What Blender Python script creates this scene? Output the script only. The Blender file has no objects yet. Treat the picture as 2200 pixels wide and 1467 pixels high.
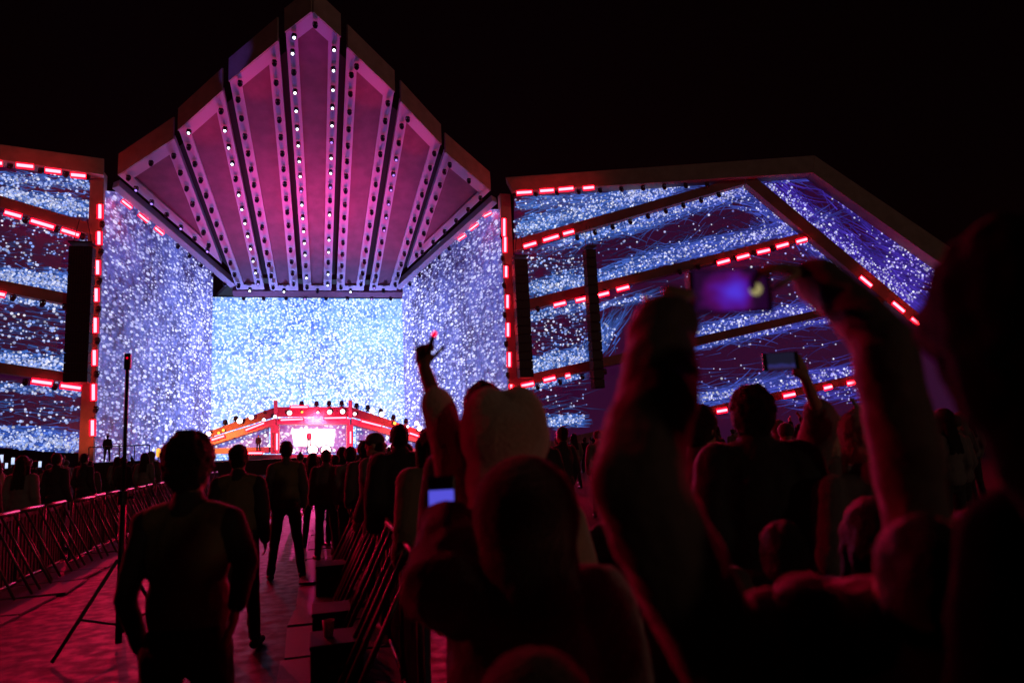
import bpy, bmesh, math, random
import numpy as np
from mathutils import Vector, Matrix
random.seed(7); rng = np.random.default_rng(7)
S = bpy.context.scene
COL = S.collection
# ------------------------------------------------------------------ camera
YAW, PITCH, ROLL = math.radians(16), math.radians(8.3), -0.048
FPX = 1486.0; CX, CY = 1100.0, 733.5
CAMP = Vector((0, 0, 1.6))
CR = Matrix.Rotation(-YAW, 3, 'Z') @ Matrix.Rotation(math.pi/2 + PITCH, 3, 'X') @ Matrix.Rotation(ROLL, 3, 'Z')
cam = bpy.data.cameras.new('camera'); camo = bpy.data.objects.new('camera', cam); COL.objects.link(camo)
cam.sensor_width = 36; cam.lens = FPX / 2200 * 36; cam.clip_start = .05; cam.clip_end = 3000
camo.matrix_world = Matrix.Translation(CAMP) @ CR.to_4x4()
cam.dof.use_dof = True; cam.dof.focus_distance = 60; cam.dof.aperture_fstop = 1.9
S.camera = camo
S.render.resolution_x = 1024; S.render.resolution_y = 682
S.view_settings.view_transform = 'Standard'; S.view_settings.look = 'None'; S.view_settings.exposure = 0; S.view_settings.gamma = 1
# ------------------------------------------------------------------ world: night sky
W = bpy.data.worlds.new('World'); S.world = W; W.use_nodes = True
nt = W.node_tree; bg = nt.nodes['Background']; sky = nt.nodes.new('ShaderNodeTexSky')
sky.sky_type = 'NISHITA'; sky.sun_disc = False; sky.sun_elevation = math.radians(-4); sky.sun_rotation = math.radians(180)
nt.links.new(sky.outputs[0], bg.inputs[0]); bg.inputs[1].default_value = .006
# ------------------------------------------------------------------ lamps
def lamp(kind, name, loc, target, power, color, size=.3, angle=60, blend=.6):
    l = bpy.data.lights.new(name, kind); l.energy = power; l.color = color
    if kind == 'SPOT': l.spot_size = math.radians(angle); l.spot_blend = blend; l.shadow_soft_size = size
    if kind == 'SUN': l.angle = math.radians(size)
    if kind == 'POINT': l.shadow_soft_size = size
    o = bpy.data.objects.new(name, l); COL.objects.link(o); o.location = loc
    o.rotation_euler = (Vector(target) - Vector(loc)).to_track_quat('-Z', 'Y').to_euler()
    return o
# floodlights behind the audience: weak warm light from behind and above the camera
lamp('SUN', 'flood_behind_audience', (45, -40, 25), (0, 40, 5), .095, (1, .62, .42), 3)
RED = (1, .0, .045); PINK = (1, .03, .30); BLUE = (.22, .10, 1)
# red wash lamps along the stage, aimed at the audience
for lx, ly, lz, p, c in ((-30, 56, 18, 1, RED), (-16, 59, 20, 1.6, RED), (-12, 69, 7, 1, RED), (0, 68, 8, 1.2, PINK), (12, 69, 7, 1, RED),
                      (17, 59, 18, 2.0, RED), (30, 54.5, 22, 1.6, RED), (38, 52, 12, 1.1, RED), (56, 40, 16, .8, RED), (-44, 46, 20, 2.2, RED)):
    lamp('SPOT', 'stage_wash_lamp', (lx, ly, lz), (1.5, 3, 1), 13500*p, c, .25, 30, .8)
# pink and blue wash on the underside of the canopy
for lx, tx in ((-9, -6), (9, 6), (0, 0)):
    lamp('SPOT', 'canopy_wash_lamp', (lx, 60, 4), (tx, 62.5, 22.5), 8500, (1, .05, .42), .4, 50, 1)
lamp('SPOT', 'canopy_violet_lamp', (0, 52, 1.5), (0, 55, 27), 4500, (.42, .14, 1), .4, 75, 1)
lamp('SPOT', 'canopy_edge_lamp', (0, 67, 3), (0, 51, 29), 15000, (1, .02, .12), .4, 55, 1)
for tx in (-5, 5):
    lamp('SPOT', 'canopy_back_lamp', (tx, 76, 8), (tx*1.2, 68, 18.6), 9000, (.26, .28, 1), .4, 90, 1)

for lx, ly, lz, tx, p, c, a in ((-9, 63, 4, -8, 5500, (1, .20, .04), 60), (0, 62, 3.4, 0, 7000, (1, .02, .12), 80), (9, 63, 4,  8, 6000, (1, .05, .06), 60), (0, 69, 5, 0, 900, (1, .1, .25), 150)):
    lamp('SPOT', 'bridge_lamp', (lx, ly, lz), (tx, 71, 4), p, c, .3, a, 1)
lamp('SPOT', 'bridge_back_lamp', (0, 76, 3), (0, 60, 2), 9000, (1, .1, .3), .4, 110, .8)
lamp('SPOT', 'beam_spot', (-26, 50, 22), (-4.6, 50.2, 30.2), 5200, BLUE, .2, 7, .3)
for lx, sg in ((-16.75, 1), (17.1, -1)):
    lamp('SPOT', 'tower_foot_lamp', (lx, 55, 1.6), (lx, 60, 4), 700, (1, .12, .05), .3, 45, 1)
# ------------------------------------------------------------------ pixel rays onto real planes
def ray(x, y): return CR @ Vector(((x-CX)/FPX, -(y-CY)/FPX, -1))
def onplane(x, y, n, d):
    r = ray(x, y); n = Vector(n); return CAMP + r*((d - n.dot(CAMP))/n.dot(r))
def atY(x, y, Y): return onplane(x, y, (0, 1, 0), Y)
def atZ(x, y, Z): return onplane(x, y, (0, 0, 1), Z)
def atD(x, y, D): return CAMP + ray(x, y)*D
# ------------------------------------------------------------------ materials
MATS = {}
def mat(name, col=(.5,.5,.5), rough=.6, metal=0, emit=None, es=0, sheen=0, sheencol=(1,1,1), noise=None, bump=0, bscale=20, spec=.5):
    if name in MATS: return MATS[name]
    m = bpy.data.materials.new(name); m.use_nodes = True; t = m.node_tree; b = t.nodes['Principled BSDF']
    b.inputs['Base Color'].default_value = (*col, 1); b.inputs['Roughness'].default_value = rough; b.inputs['Metallic'].default_value = metal
    b.inputs['Specular IOR Level'].default_value = spec
    if emit: b.inputs['Emission Color'].default_value = (*emit, 1); b.inputs['Emission Strength'].default_value = es
    if sheen: b.inputs['Sheen Weight'].default_value = sheen; b.inputs['Sheen Roughness'].default_value = .35; b.inputs['Sheen Tint'].default_value = (*sheencol, 1)
    tc = t.nodes.new('ShaderNodeTexCoord')
    if noise:
        n = t.nodes.new('ShaderNodeTexNoise'); n.inputs['Scale'].default_value = noise[0]; n.inputs['Detail'].default_value = 6
        r = t.nodes.new('ShaderNodeValToRGB'); r.color_ramp.elements[0].position = .35; r.color_ramp.elements[1].position = .65
        r.color_ramp.elements[0].color = (*[c*noise[1] for c in col], 1); r.color_ramp.elements[1].color = (*[min(1, c*noise[2]) for c in col], 1)
        t.links.new(tc.outputs['Object'], n.inputs['Vector']); t.links.new(n.outputs[0], r.inputs[0]); t.links.new(r.outputs[0], b.inputs['Base Color'])
    if bump:
        n2 = t.nodes.new('ShaderNodeTexNoise'); n2.inputs['Scale'].default_value = bscale; n2.inputs['Detail'].default_value = 4
        bp = t.nodes.new('ShaderNodeBump'); bp.inputs['Strength'].default_value = bump; bp.inputs['Distance'].default_value = .02
        t.links.new(tc.outputs['Object'], n2.inputs['Vector']); t.links.new(n2.outputs[0], bp.inputs['Height']); t.links.new(bp.outputs[0], b.inputs['Normal'])
    MATS[name] = m; return m
def N(t, typ, **kw):
    n = t.nodes.new(typ)
    for k, v in kw.items(): setattr(n, k, v)
    return n
def math_(t, op, a, b=None, clamp=False):
    n = N(t, 'ShaderNodeMath', operation=op, use_clamp=clamp)
    for i, v in enumerate((a, b)):
        if v is None: continue
        if isinstance(v, (int, float)): n.inputs[i].default_value = v
        else: t.links.new(v, n.inputs[i])
    return n.outputs[0]
def ramp(t, src, stops):
    r = N(t, 'ShaderNodeValToRGB'); e = r.color_ramp.elements
    while len(e) < len(stops): e.new(.5)
    for k, (p, c) in enumerate(stops): e[k].position = p; e[k].color = (*c, 1)
    t.links.new(src, r.inputs[0]); return r.outputs[0]
def mixc(t, fac, a, b, mode='MIX'):
    m = N(t, 'ShaderNodeMix', data_type='RGBA', blend_type=mode)
    if isinstance(fac, (int, float)): m.inputs[0].default_value = fac
    else: t.links.new(fac, m.inputs[0])
    for i, v in ((6, a), (7, b)):
        if isinstance(v, tuple): m.inputs[i].default_value = (*v, 1)
        else: t.links.new(v, m.inputs[i])
    return m.outputs[2]
def led_dots(name, pitch, base_lo, base_hi, dot_lo, dot_hi, dens, strength, sy=1.0):
    """LED wall showing a field of drifting bokeh dots: two Voronoi layers over a clouded base"""
    m = bpy.data.materials.new(name); m.use_nodes = True; t = m.node_tree; b = t.nodes['Principled BSDF']
    b.inputs['Base Color'].default_value = (.16, .13, .15, 1); b.inputs['Roughness'].default_value = .5
    tc = N(t, 'ShaderNodeTexCoord')
    cl = N(t, 'ShaderNodeTexNoise'); cl.inputs['Scale'].default_value = .22; cl.inputs['Detail'].default_value = 5; t.links.new(tc.outputs['Object'], cl.inputs['Vector'])
    fine = N(t, 'ShaderNodeTexNoise'); fine.inputs['Scale'].default_value = 1.6; fine.inputs['Detail'].default_value = 4; t.links.new(tc.outputs['Object'], fine.inputs['Vector'])
    clo = math_(t, 'ADD', math_(t, 'MULTIPLY', cl.outputs[0], .5), math_(t, 'MULTIPLY', fine.outputs[0], .5))
    col = ramp(t, clo, [(.38, base_lo), (.62, base_hi)])
    out = col
    for k, (sc, amp) in enumerate(((1/pitch, 1.0), (1.55/pitch, .8))):
        mp = N(t, 'ShaderNodeMapping'); mp.inputs['Location'].default_value = (3.1*k, 7.7*k, 1.3*k); mp.inputs['Scale'].default_value = (1, sy, 1); t.links.new(tc.outputs['Object'], mp.inputs[0])
        v = N(t, 'ShaderNodeTexVoronoi'); v.inputs['Scale'].default_value = sc; t.links.new(mp.outputs[0], v.inputs['Vector'])
        sepc = N(t, 'ShaderNodeSeparateColor'); t.links.new(v.outputs['Color'], sepc.inputs[0])
        edge = math_(t, 'MULTIPLY', math_(t, 'SUBTRACT', math_(t, 'ADD', math_(t, 'MULTIPLY', sepc.outputs[2], .2), .36), v.outputs['Distance']), 9, True)
        thr = math_(t, 'ADD', math_(t, 'MULTIPLY', clo, 1.1), dens - .5)
        on = math_(t, 'LESS_THAN', sepc.outputs[0], thr)
        br = math_(t, 'ADD', math_(t, 'MULTIPLY', math_(t, 'POWER', sepc.outputs[1], 1.6), 1.0), .25)
        a = math_(t, 'MULTIPLY', math_(t, 'MULTIPLY', edge, on), math_(t, 'MULTIPLY', br, amp), True)
        dc = mixc(t, sepc.outputs[1], dot_lo, dot_hi)
        out = mixc(t, a, out, dc)
    vd = N(t, 'ShaderNodeVectorMath', operation='DISTANCE'); t.links.new(tc.outputs['Object'], vd.inputs[0]); vd.inputs[1].default_value = (0, 13, 6)
    mr = N(t, 'ShaderNodeMapRange'); mr.inputs[1].default_value = 6; mr.inputs[2].default_value = 25; mr.inputs[3].default_value = 1.75*strength; mr.inputs[4].default_value = .72*strength; t.links.new(vd.outputs['Value'], mr.inputs[0])
    t.links.new(out, b.inputs['Emission Color'])
    if name == 'led_side': mr.inputs[1].default_value = 11; mr.inputs[2].default_value = 24; mr.inputs[3].default_value = 1.9; mr.inputs[4].default_value = .8
    if name == 'led_bridge': b.inputs['Emission Strength'].default_value = strength
    else: t.links.new(mr.outputs[0], b.inputs['Emission Strength'])
    MATS[name] = m; return m
def attr_emit(name, strength):
    m = bpy.data.materials.new(name); m.use_nodes = True; t = m.node_tree; b = t.nodes['Principled BSDF']
    b.inputs['Base Color'].default_value = (.02, .02, .025, 1)
    a = N(t, 'ShaderNodeAttribute', attribute_name='pattern'); t.links.new(a.outputs['Color'], b.inputs['Emission Color'])
    b.inputs['Emission Strength'].default_value = strength; m.cycles.emission_sampling = 'NONE'
    MATS[name] = m; return m
# ------------------------------------------------------------------ mesh helpers
def tag(o, label=None, cat=None, group=None, kind=None):
    if label: o['label'] = label
    if cat: o['category'] = cat
    if group: o['group'] = group
    if kind: o['kind'] = kind
    return o
class MB:
    def __init__(s): s.v = []; s.f = []; s.m = []; s.c = []
    def add(s, vs, fs, mi=0, col=None):
        b = len(s.v); s.v += [tuple(v) for v in vs]
        for f in fs: s.f.append(tuple(i+b for i in f)); s.m.append(mi); s.c.append(col)
    def box(s, c, size, R=None, mi=0, bev=0):
        hx, hy, hz = [k/2 for k in size]; c = Vector(c)
        vs = [Vector((x, y, z)) for x in (-hx, hx) for y in (-hy, hy) for z in (-hz, hz)]
        vs = [(R @ v if R else v) + c for v in vs]
        s.add(vs, [(0,1,3,2),(4,6,7,5),(0,4,5,1),(2,3,7,6),(0,2,6,4),(1,5,7,3)], mi)
    def prism(s, poly, off, mi=0, base=0):
        off = Vector(off); n = len(poly); vs = [Vector(p) for p in poly] + [Vector(p)+off for p in poly]
        s.add(vs, [tuple(range(n))[::-1], tuple(range(n, 2*n))] + [(i, (i+1) % n, n+(i+1) % n, n+i) for i in range(n)], mi)
    def tube(s, a, b, r, r2=None, seg=8, mi=0):
        a = Vector(a); b = Vector(b); d = (b-a).normalized(); q = d.to_track_quat('Z', 'Y').to_matrix(); r2 = r if r2 is None else r2
        vs = []
        for k in range(seg):
            th = 2*math.pi*k/seg; o = q @ Vector((math.cos(th), math.sin(th), 0)); vs += [a+o*r, b+o*r2]
        s.add(vs, [(2*k, (2*k+2) % (2*seg), (2*k+3) % (2*seg), 2*k+1) for k in range(seg)] + [tuple(range(0, 2*seg, 2))[::-1], tuple(range(1, 2*seg, 2))], mi)
    def lathe(s, c, axis, prof, seg=12, mi=0):
        q = Vector(axis).normalized().to_track_quat('Z', 'Y').to_matrix(); c = Vector(c); vs = []; n = len(prof)
        for k in range(seg):
            th = 2*math.pi*k/seg
            for (r, h) in prof: vs.append(c + q @ Vector((r*math.cos(th), r*math.sin(th), h)))
        s.add(vs, [(k*n+i, ((k+1) % seg)*n+i, ((k+1) % seg)*n+i+1, k*n+i+1) for k in range(seg) for i in range(n-1)], mi)
    def build(s, name, m, parent=None, loc=None, smooth=False, bevel=0):
        me = bpy.data.meshes.new(name); me.from_pydata([tuple(v) for v in s.v], [], s.f)
        ms = m if isinstance(m, (list, tuple)) else [m]
        for x in ms: me.materials.append(x)
        for p, i in zip(me.polygons, s.m): p.material_index = i; p.use_smooth = smooth
        if any(c is not None for c in s.c):
            a = me.color_attributes.new('pattern', 'FLOAT_COLOR', 'CORNER'); buf = np.zeros((len(me.loops), 4), np.float32); buf[:, 3] = 1
            k = 0
            for f, c in zip(s.f, s.c):
                n = len(f)
                if c is not None: buf[k:k+n, :3] = c
                k += n
            a.data.foreach_set('color', buf.ravel())
        else:
            bm = bmesh.new(); bm.from_mesh(me); bmesh.ops.recalc_face_normals(bm, faces=bm.faces); bm.to_mesh(me); bm.free()
        o = bpy.data.objects.new(name, me); COL.objects.link(o)
        if parent: o.parent = parent
        if loc: o.location = loc
        if bevel:
            bv = o.modifiers.new('bevel', 'BEVEL'); bv.width = bevel; bv.segments = 2
        return o
def empty(name, loc, label=None, cat=None, group=None, rot=None):
    o = bpy.data.objects.new(name, None); COL.objects.link(o); o.location = loc; o.empty_display_size = .3
    if rot: o.rotation_euler = rot
    return tag(o, label, cat, group)
def children(o): return [c for c in bpy.data.objects if c.parent == o]
def copy_tree(o, parent=None):
    c = o.copy(); COL.objects.link(c); c.parent = parent
    for ch in list(o.children): copy_tree(ch, c)
    return c
def local(mb, L): mb.v = [tuple(Vector(v) - Vector(L)) for v in mb.v]; return mb
# ------------------------------------------------------------------ basic materials
mat('black_metal', (.02, .02, .022), .45, .6, bump=.2, bscale=40)
mat('black_paint', (.018, .015, .015), .7, spec=.2)
mat('cladding', (.34, .26, .22), .7, noise=(1.2, .85, 1.1), bump=.2, bscale=6)      # pale brown boards
mat('cladding_pale', (.62, .50, .46), .65, noise=(.7, .9, 1.08))
mat('beam_paint', (.30, .17, .17), .7, noise=(.9, .8, 1.1))
mat('soffit_panel', (.20, .07, .11), .75, noise=(1.1, .85, 1.15), bump=.3, bscale=9)
mat('rib_frame', (.54, .47, .57), .55)
mat('lens_off', (.02, .02, .05), .1, 0)
mat('lens_on', (.5, .5, .5), .3, emit=(.75, .85, 1), es=6)
mat('lens_violet', (.5, .5, .5), .3, emit=(.35, .22, 1), es=1.6)
mat('tube_glow', (.5, .1, .1), .4, emit=(1, .022, .03), es=38)
mat('diffuser_glow', (.5, .05, .05), .5, emit=(1, .0, .028), es=1.7)  # red of the small lamps; on the battens it imitates bloom
mat('amber_glow', (.5, .3, .1), .4, emit=(1, .36, .05), es=3)
mat('white_glow', (.7, .7, .7), .4, emit=(1, .75, .8), es=4)
mat('violet_glow', (.3, .1, .6), .4, emit=(.16, .03, 1), es=2.2)

# ================================================================== GROUND
g = MB(); g.add([(-400, -200, 0), (400, -200, 0), (400, 500, 0), (-400, 500, 0)], [(0, 1, 2, 3)])
gm = mat('field_turf', (.012, .010, .007), .95, spec=.08, noise=(.6, .6, 1.4), bump=.8, bscale=5)
tag(g.build('ground', gm), kind='structure')
def floor_mat():
    m = bpy.data.materials.new('aisle_boards'); m.use_nodes = True; t = m.node_tree; b = t.nodes['Principled BSDF']
    tc = N(t, 'ShaderNodeTexCoord')
    mp = N(t, 'ShaderNodeMapping'); mp.inputs['Rotation'].default_value = (0, 0, math.radians(28)); t.links.new(tc.outputs['Object'], mp.inputs[0])
    br = N(t, 'ShaderNodeTexBrick'); br.inputs['Scale'].default_value = 1; br.inputs['Brick Width'].default_value = 2.4; br.inputs['Row Height'].default_value = .22
    br.inputs['Mortar Size'].default_value = .008; br.inputs['Color1'].default_value = (.012, .010, .009, 1); br.inputs['Color2'].default_value = (.007, .006, .005, 1); br.inputs['Mortar'].default_value = (.02, .02, .02, 1)
    t.links.new(mp.outputs[0], br.inputs['Vector'])
    n = N(t, 'ShaderNodeTexNoise'); n.inputs['Scale'].default_value = 7; n.inputs['Detail'].default_value = 9; t.links.new(tc.outputs['Object'], n.inputs['Vector'])
    c = mixc(t, .8, br.outputs[0], ramp(t, n.outputs[0], [(.35, (.6, .6, .6)), (.65, (1, 1, 1))]), 'MULTIPLY')
    t.links.new(c, b.inputs['Base Color']); b.inputs['Specular IOR Level'].default_value = .075
    t.links.new(ramp(t, n.outputs[0], [(.38, (.48, .48, .48)), (.65, (.68, .68, .68))]), b.inputs['Roughness'])
    bp = N(t, 'ShaderNodeBump'); bp.inputs['Strength'].default_value = .08; bp.inputs['Distance'].default_value = .012
    h = math_(t, 'ADD', math_(t, 'MULTIPLY', br.outputs['Fac'], -1), math_(t, 'MULTIPLY', n.outputs[0], 1.2)); t.links.new(h, bp.inputs['Height']); t.links.new(bp.outputs[0], b.inputs['Normal'])
    return m
g = MB(); g.add([(-4.3, -3, .004), (2.2, -3, .004), (5.0, 40, .004), (-4.3, 40, .004)], [(0, 1, 2, 3)])
tag(g.build('path', floor_mat()), kind='structure')

# ================================================================== PROTOTYPES: battens and moving heads
def make_batten():
    r = empty('light_batten', (0, 0, 0))
    m = MB(); m.box((0, .07, 0), (1.0, .06, .12)); m.box((-.3, .16, 0), (.06, .14, .10)); m.box((.3, .16, 0), (.06, .14, .10)); m.build('housing', MATS['black_metal'], r)
    m = MB(); m.box((0, .0, 0), (1.06, .06, .58)); m.build('diffuser', MATS['diffuser_glow'], r, bevel=.02)  # wide glowing plate stands in for the red bloom around the tube
    m = MB(); m.tube((-.48, -.07, 0), (.48, -.07, 0), .125, seg=10); m.build('tube', MATS['tube_glow'], r)
    return r
BAT = make_batten(); bat_used = [False]
def batten(p, q, label, group, out=.7, zshift=0, thick=1.0):
    """p,q: world end points; the batten's face looks along -out_dir"""
    p = Vector(p); q = Vector(q); d = q-p; L = d.length
    o = BAT if not bat_used[0] else copy_tree(BAT); bat_used[0] = True
    x = d.normalized(); y = Vector((0, 1, 0)) - x*x.y; y.normalize(); z = x.cross(y)
    o.matrix_world = Matrix.Translation((p+q)/2 + Vector((0, 0, zshift))) @ Matrix((x, y, z)).transposed().to_4x4() @ Matrix.Diagonal((L, thick, thick, 1))
    return tag(o, label, 'stage light', group)
def make_head(lens):
    r = empty('moving_head_light', (0, 0, 0))
    m = MB(); m.box((0, 0, .30), (.36, .30, .14)); m.box((-.21, 0, .12), (.05, .16, .34)); m.box((.21, 0, .12), (.05, .16, .34)); m.build('yoke', MATS['black_metal'], r, bevel=.02)
    ax = Vector((0, -.80, -.60)).normalized()
    m = MB(); m.lathe((0, 0, -.02), ax, [(0, -.26), (.12, -.25), (.18, -.18), (.20, -.05), (.19, .10), (.205, .17), (.205, .22), (.17, .22)], 14); m.build('head', MATS['black_metal'], r, smooth=True)
    m = MB(); m.lathe(Vector((0, 0, -.02)), ax, [(.128, .205), (.09, .228), (0, .237)], 14); m.build('lens', MATS[lens], r, smooth=True)
    return r
HEADS = {k: make_head(k) for k in ('lens_off', 'lens_on', 'lens_violet')}; head_used = {}
def moving_head(p, kind, label, group, s=1.0, rz=0, rot=None):
    o = HEADS[kind] if not head_used.get(kind) else copy_tree(HEADS[kind]); head_used[kind] = True
    o.location = p; o.scale = (s, s, s); o.rotation_euler = rot or (random.uniform(-.15, .15), 0, rz)
    return tag(o, label, 'stage light', group)

# ================================================================== CANOPY
CN = Vector((0, .5, 1)); CD = 53.75
def can(x, y): return onplane(x, y, CN, CD)
UPN = CN.normalized()
SEG = [[(256,378),(375,300),(476,567)],
       [(385,282),(480,197),(568,622),(509,622)],
       [(494,177),(599,90),(641,624),(581,624)],
       [(614,72),(671,28),(730,82),(712,624),(652,624)],
       [(745,104),(846,200),(781,624),(723,624)],
       [(859,220),(946,312),(851,624),(793,624)],
       [(955,329),(1052,411),(875,576)]]
TOPE = [[(0,1)], [(0,1)], [(0,1)], [(0,1),(1,2)], [(0,1)], [(0,1)], [(0,1)]]
canopy = empty('stage_canopy', (0, 60, 20), 'huge fan shaped stage canopy of seven magenta panels, jutting out over the stage', 'canopy')
CL = Vector((0, 60, 20))
def inset(poly, w):
    U = Vector((1, 0, 0)); V = UPN.cross(U); o = poly[0]
    P = [((p-o).dot(U), (p-o).dot(V)) for p in poly]; n = len(P)
    ar = sum(P[i][0]*P[(i+1) % n][1]-P[(i+1) % n][0]*P[i][1] for i in range(n)); sg = 1 if ar > 0 else -1
    L = []
    for i in range(n):
        a = Vector(P[i]); b = Vector(P[(i+1) % n]); d = (b-a).normalized(); nn = Vector((-d.y, d.x))*sg; L.append((a+nn*w, d))
    out = []
    for i in range(n):
        (a, d), (b, e) = L[i-1], L[i]; den = d.x*e.y-d.y*e.x; k = ((b-a).x*e.y-(b-a).y*e.x)/den; q = a+d*k; out.append(o+U*q.x+V*q.y)
    return out
def frame_ring(outer, inner, off):
    m = MB(); n = len(outer)
    for i in range(n):
        j = (i+1) % n; m.prism([outer[i], outer[j], inner[j], inner[i]], off)
    return m
heads_lit = {(3, 4): 'lens_on', (3, 2): 'lens_on', (1, 1): 'lens_on', (5, 3): 'lens_violet', (2, 3): 'lens_off', (4, 3): 'lens_off'}
WB = .78
for si, sp in enumerate(SEG):
    outer = [can(*p) for p in sp]
    inner = inset(outer, WB)
    local(frame_ring(outer, inner, UPN*.5), CL).build('rib_frame', MATS['rib_frame'], canopy, loc=None)
    pm = MB(); pin = [p + UPN*.16 for p in inset(outer, WB-.03)]; pm.prism(pin, UPN*.12); local(pm, CL).build('soffit_panel', MATS['soffit_panel'], canopy)
    fm = MB()
    for a, b in TOPE[si]:
        A, B = outer[a], outer[b]; d = (B-A).normalized(); nrm = d.cross(Vector((0, 0, 1))).normalized()
        if nrm.y > 0: nrm = -nrm
        o2 = nrm*.14; fm.prism([A+o2, B+o2, B+o2+Vector((0, 0, 1.8)), A+o2+Vector((0, 0, 1.8))], -nrm*.13)
    local(fm, CL).build('fascia', MATS['cladding'], canopy)
    mid = inset(outer, WB/2); n = len(mid)
    for i in range(n):
        A, B = mid[i], mid[(i+1) % n]; L = (B-A).length
        istop = (i, (i+1) % n) in TOPE[si]; bottom = (A.y > 71 and B.y > 71)
        cnt = max(1, round(L/(2.9 if istop else 1.62 if not bottom else 2.6)))
        for k in range(cnt):
            if bottom and cnt > 1 and k == 0: continue
            u = (k+(.5 if bottom else .12 if istop else .35))/cnt
            p = A.lerp(B, min(u, .97))
            key = 'lens_off'
            if not istop and not bottom:
                key = heads_lit.get((si, i), 'lens_off')
                if key == 'lens_on' and random.random() < .18: key = 'lens_violet'
                if key == 'lens_violet' and random.random() < .35: key = 'lens_off'
                if si in (0, 6) and i == 2 and random.random() < .4: key = 'lens_violet'
            elif random.random() < .3: key = 'lens_on' if k == 0 else 'lens_violet'
            elif bottom: key = 'lens_off'
            pn = ('far left triangular', 'second from left', 'third from left', 'centre', 'third from right', 'second from right', 'far right triangular')[si]
            mx = (A.x+B.x)/2 - sum(q.x for q in mid)/n; en = 'upper' if istop else 'bottom' if bottom else 'left' if mx < 0 else 'right'
            lk = {'lens_off': 'unlit black', 'lens_on': 'white glowing', 'lens_violet': 'dim violet'}[key]
            txt = (lk + ' moving head light along the %s rim of the %s canopy panel' % (en, pn), '%s moving heads, %s rim, %s panel' % (lk, en, pn))
            moving_head(p - UPN*.42, key, txt[0], txt[1], .76)
# dark slab that carries the panels
hull = [can(285, 380), can(385, 325), can(490, 230), can(610, 125), can(671, 75), can(735, 130), can(845, 240), can(940, 335), can(1025, 412), can(858, 600), can(505, 600)]
for si in (1, 2, 4, 5):      # red wash lamps under the upper rims
    a, b = SEG[si][0], SEG[si][1]; q = (can(*a)+can(*b))/2; q = q + Vector((0, .6, 0))
    lamp('SPOT', 'rim_wash_lamp', q + Vector((0, 5, -9)), q, 1500, (1, .0, .07), .2, 26, .9)
q = can(671, 60); lamp('SPOT', 'rim_wash_lamp', q + Vector((0, 5, -9)), q, 600, (.6, .02, .7), .2, 30, .9)
sm = MB(); sm.prism([p+UPN*.62 for p in hull], UPN*.6); local(sm, CL).build('roof_slab', mat('matt_black', (.006, .005, .006), .9), canopy)
def canopy_beam(a, b, w, name='edge_beam', m='rib_frame', h=.7, lift=0):
    A, B = can(*a), can(*b); d = (B-A).normalized(); s = UPN.cross(d).normalized()*w/2
    mb = MB(); mb.prism([A-s-UPN*lift, B-s-UPN*lift, B+s-UPN*lift, A+s-UPN*lift], UPN*h); local(mb, CL).build(name, MATS[m], canopy)
canopy_beam((248, 402), (501, 616), .62); canopy_beam((1063, 434), (855, 620), .62)
canopy_beam((500, 631), (865, 634), .9, 'back_beam', 'soffit_panel', 1.0)
# battens below the two slanting edge beams
for (x1, y1), (x2, y2), lab in (((262,431),(282,447),'short amber red batten topmost under left edge of the canopy'), ((298,460),(317,476),'short amber red batten second under left edge of the canopy'), ((333,489),(350,503),'short amber red batten third under left edge of the canopy'),
                           ((1040,465),(1056,457),'short amber red batten topmost under right edge of the canopy'), ((1011,493),(1027,481),'short amber red batten second under right edge of the canopy'), ((985,515),(1000,505),'short amber red batten third under right edge of the canopy')):
    batten(can(x1, y1), can(x2, y2), lab, 'short battens on the canopy edges', thick=.62)
for k in range(8):
    x = 520 + k*46 + random.uniform(-4, 4)
    moving_head(can(x, 641), 'lens_violet' if k in (3, 6) else 'lens_off', 'small moving head light hanging from the back beam of the canopy', 'moving heads on the back beam', .8)
for k in range(5):
    for (a, b) in (((370, 520), (495, 620)), ((975, 525), (870, 620))):
        u = (k+.5)/5; moving_head(can(a[0]+(b[0]-a[0])*u, a[1]+(b[1]-a[1])*u), 'lens_off', 'small unlit moving head light along the slanting side edge of the canopy', 'unlit moving heads on the slanting canopy edges', .75)

# ================================================================== PORTAL: side and back LED walls, towers
XL, XR = -16.75, 17.1
led_dots('led_back', .36, (.04, .14, .65), (.22, .46, 1.0), (.45, .70, 1.0), (1.1, 1.25, 1.25), 1.1, 1.0)
led_dots('led_side', .32, (.018, .006, .07), (.10, .13, .62), (.26, .25, .95), (.88, .92, 1.4), .76, 1.0, .38)
portal = empty('stage_portal', (0, 70, 0), 'deep stage portal with glowing LED back wall and two angled LED side walls', 'stage')
PL = Vector((0, 70, 0))
m = MB(); m.prism([(-11.1, 82, 1.2), (10, 82, 1.2), (10, 82, 19.3), (-11.1, 82, 19.3)], (0, .4, 0)); local(m, PL).build('back_screen', MATS['led_back'], portal)
m = MB(); m.prism([(XL+.5, 60, 1.2), (-11.1, 81.98, 1.2), (-11.1, 81.98, 22), (-13.44, 72, 23.5), (-15.43, 63.5, 24.4), (XL+.5, 60, 23.2)], (-.4, 0, 0)); local(m, PL).build('side_screen', MATS['led_side'], portal)
m = MB(); m.prism([(XR-.5, 60, 1.2), (10, 81.98, 1.2), (10, 81.98, 22), (12.96, 72, 23.5), (15.53, 63.5, 24.4), (XR-.5, 60, 23.2)], (.4, 0, 0)); local(m, PL).build('side_screen', MATS['led_side'], portal)
m = MB(); m.prism([(-7.6, 73.5, 19.5), (-10.9, 83, 19.5), (9.9, 83, 19.5), (8.6, 73.5, 19.5)], (0, 0, .4)); local(m, PL).build('roof', MATS['black_paint'], portal)
for X in (XL, XR):
    m = MB(); m.box((X, 60, 12.3), (1.0, .9, 24.6)); local(m, PL).build('tower', MATS['cladding'], portal, bevel=.03)
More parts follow.
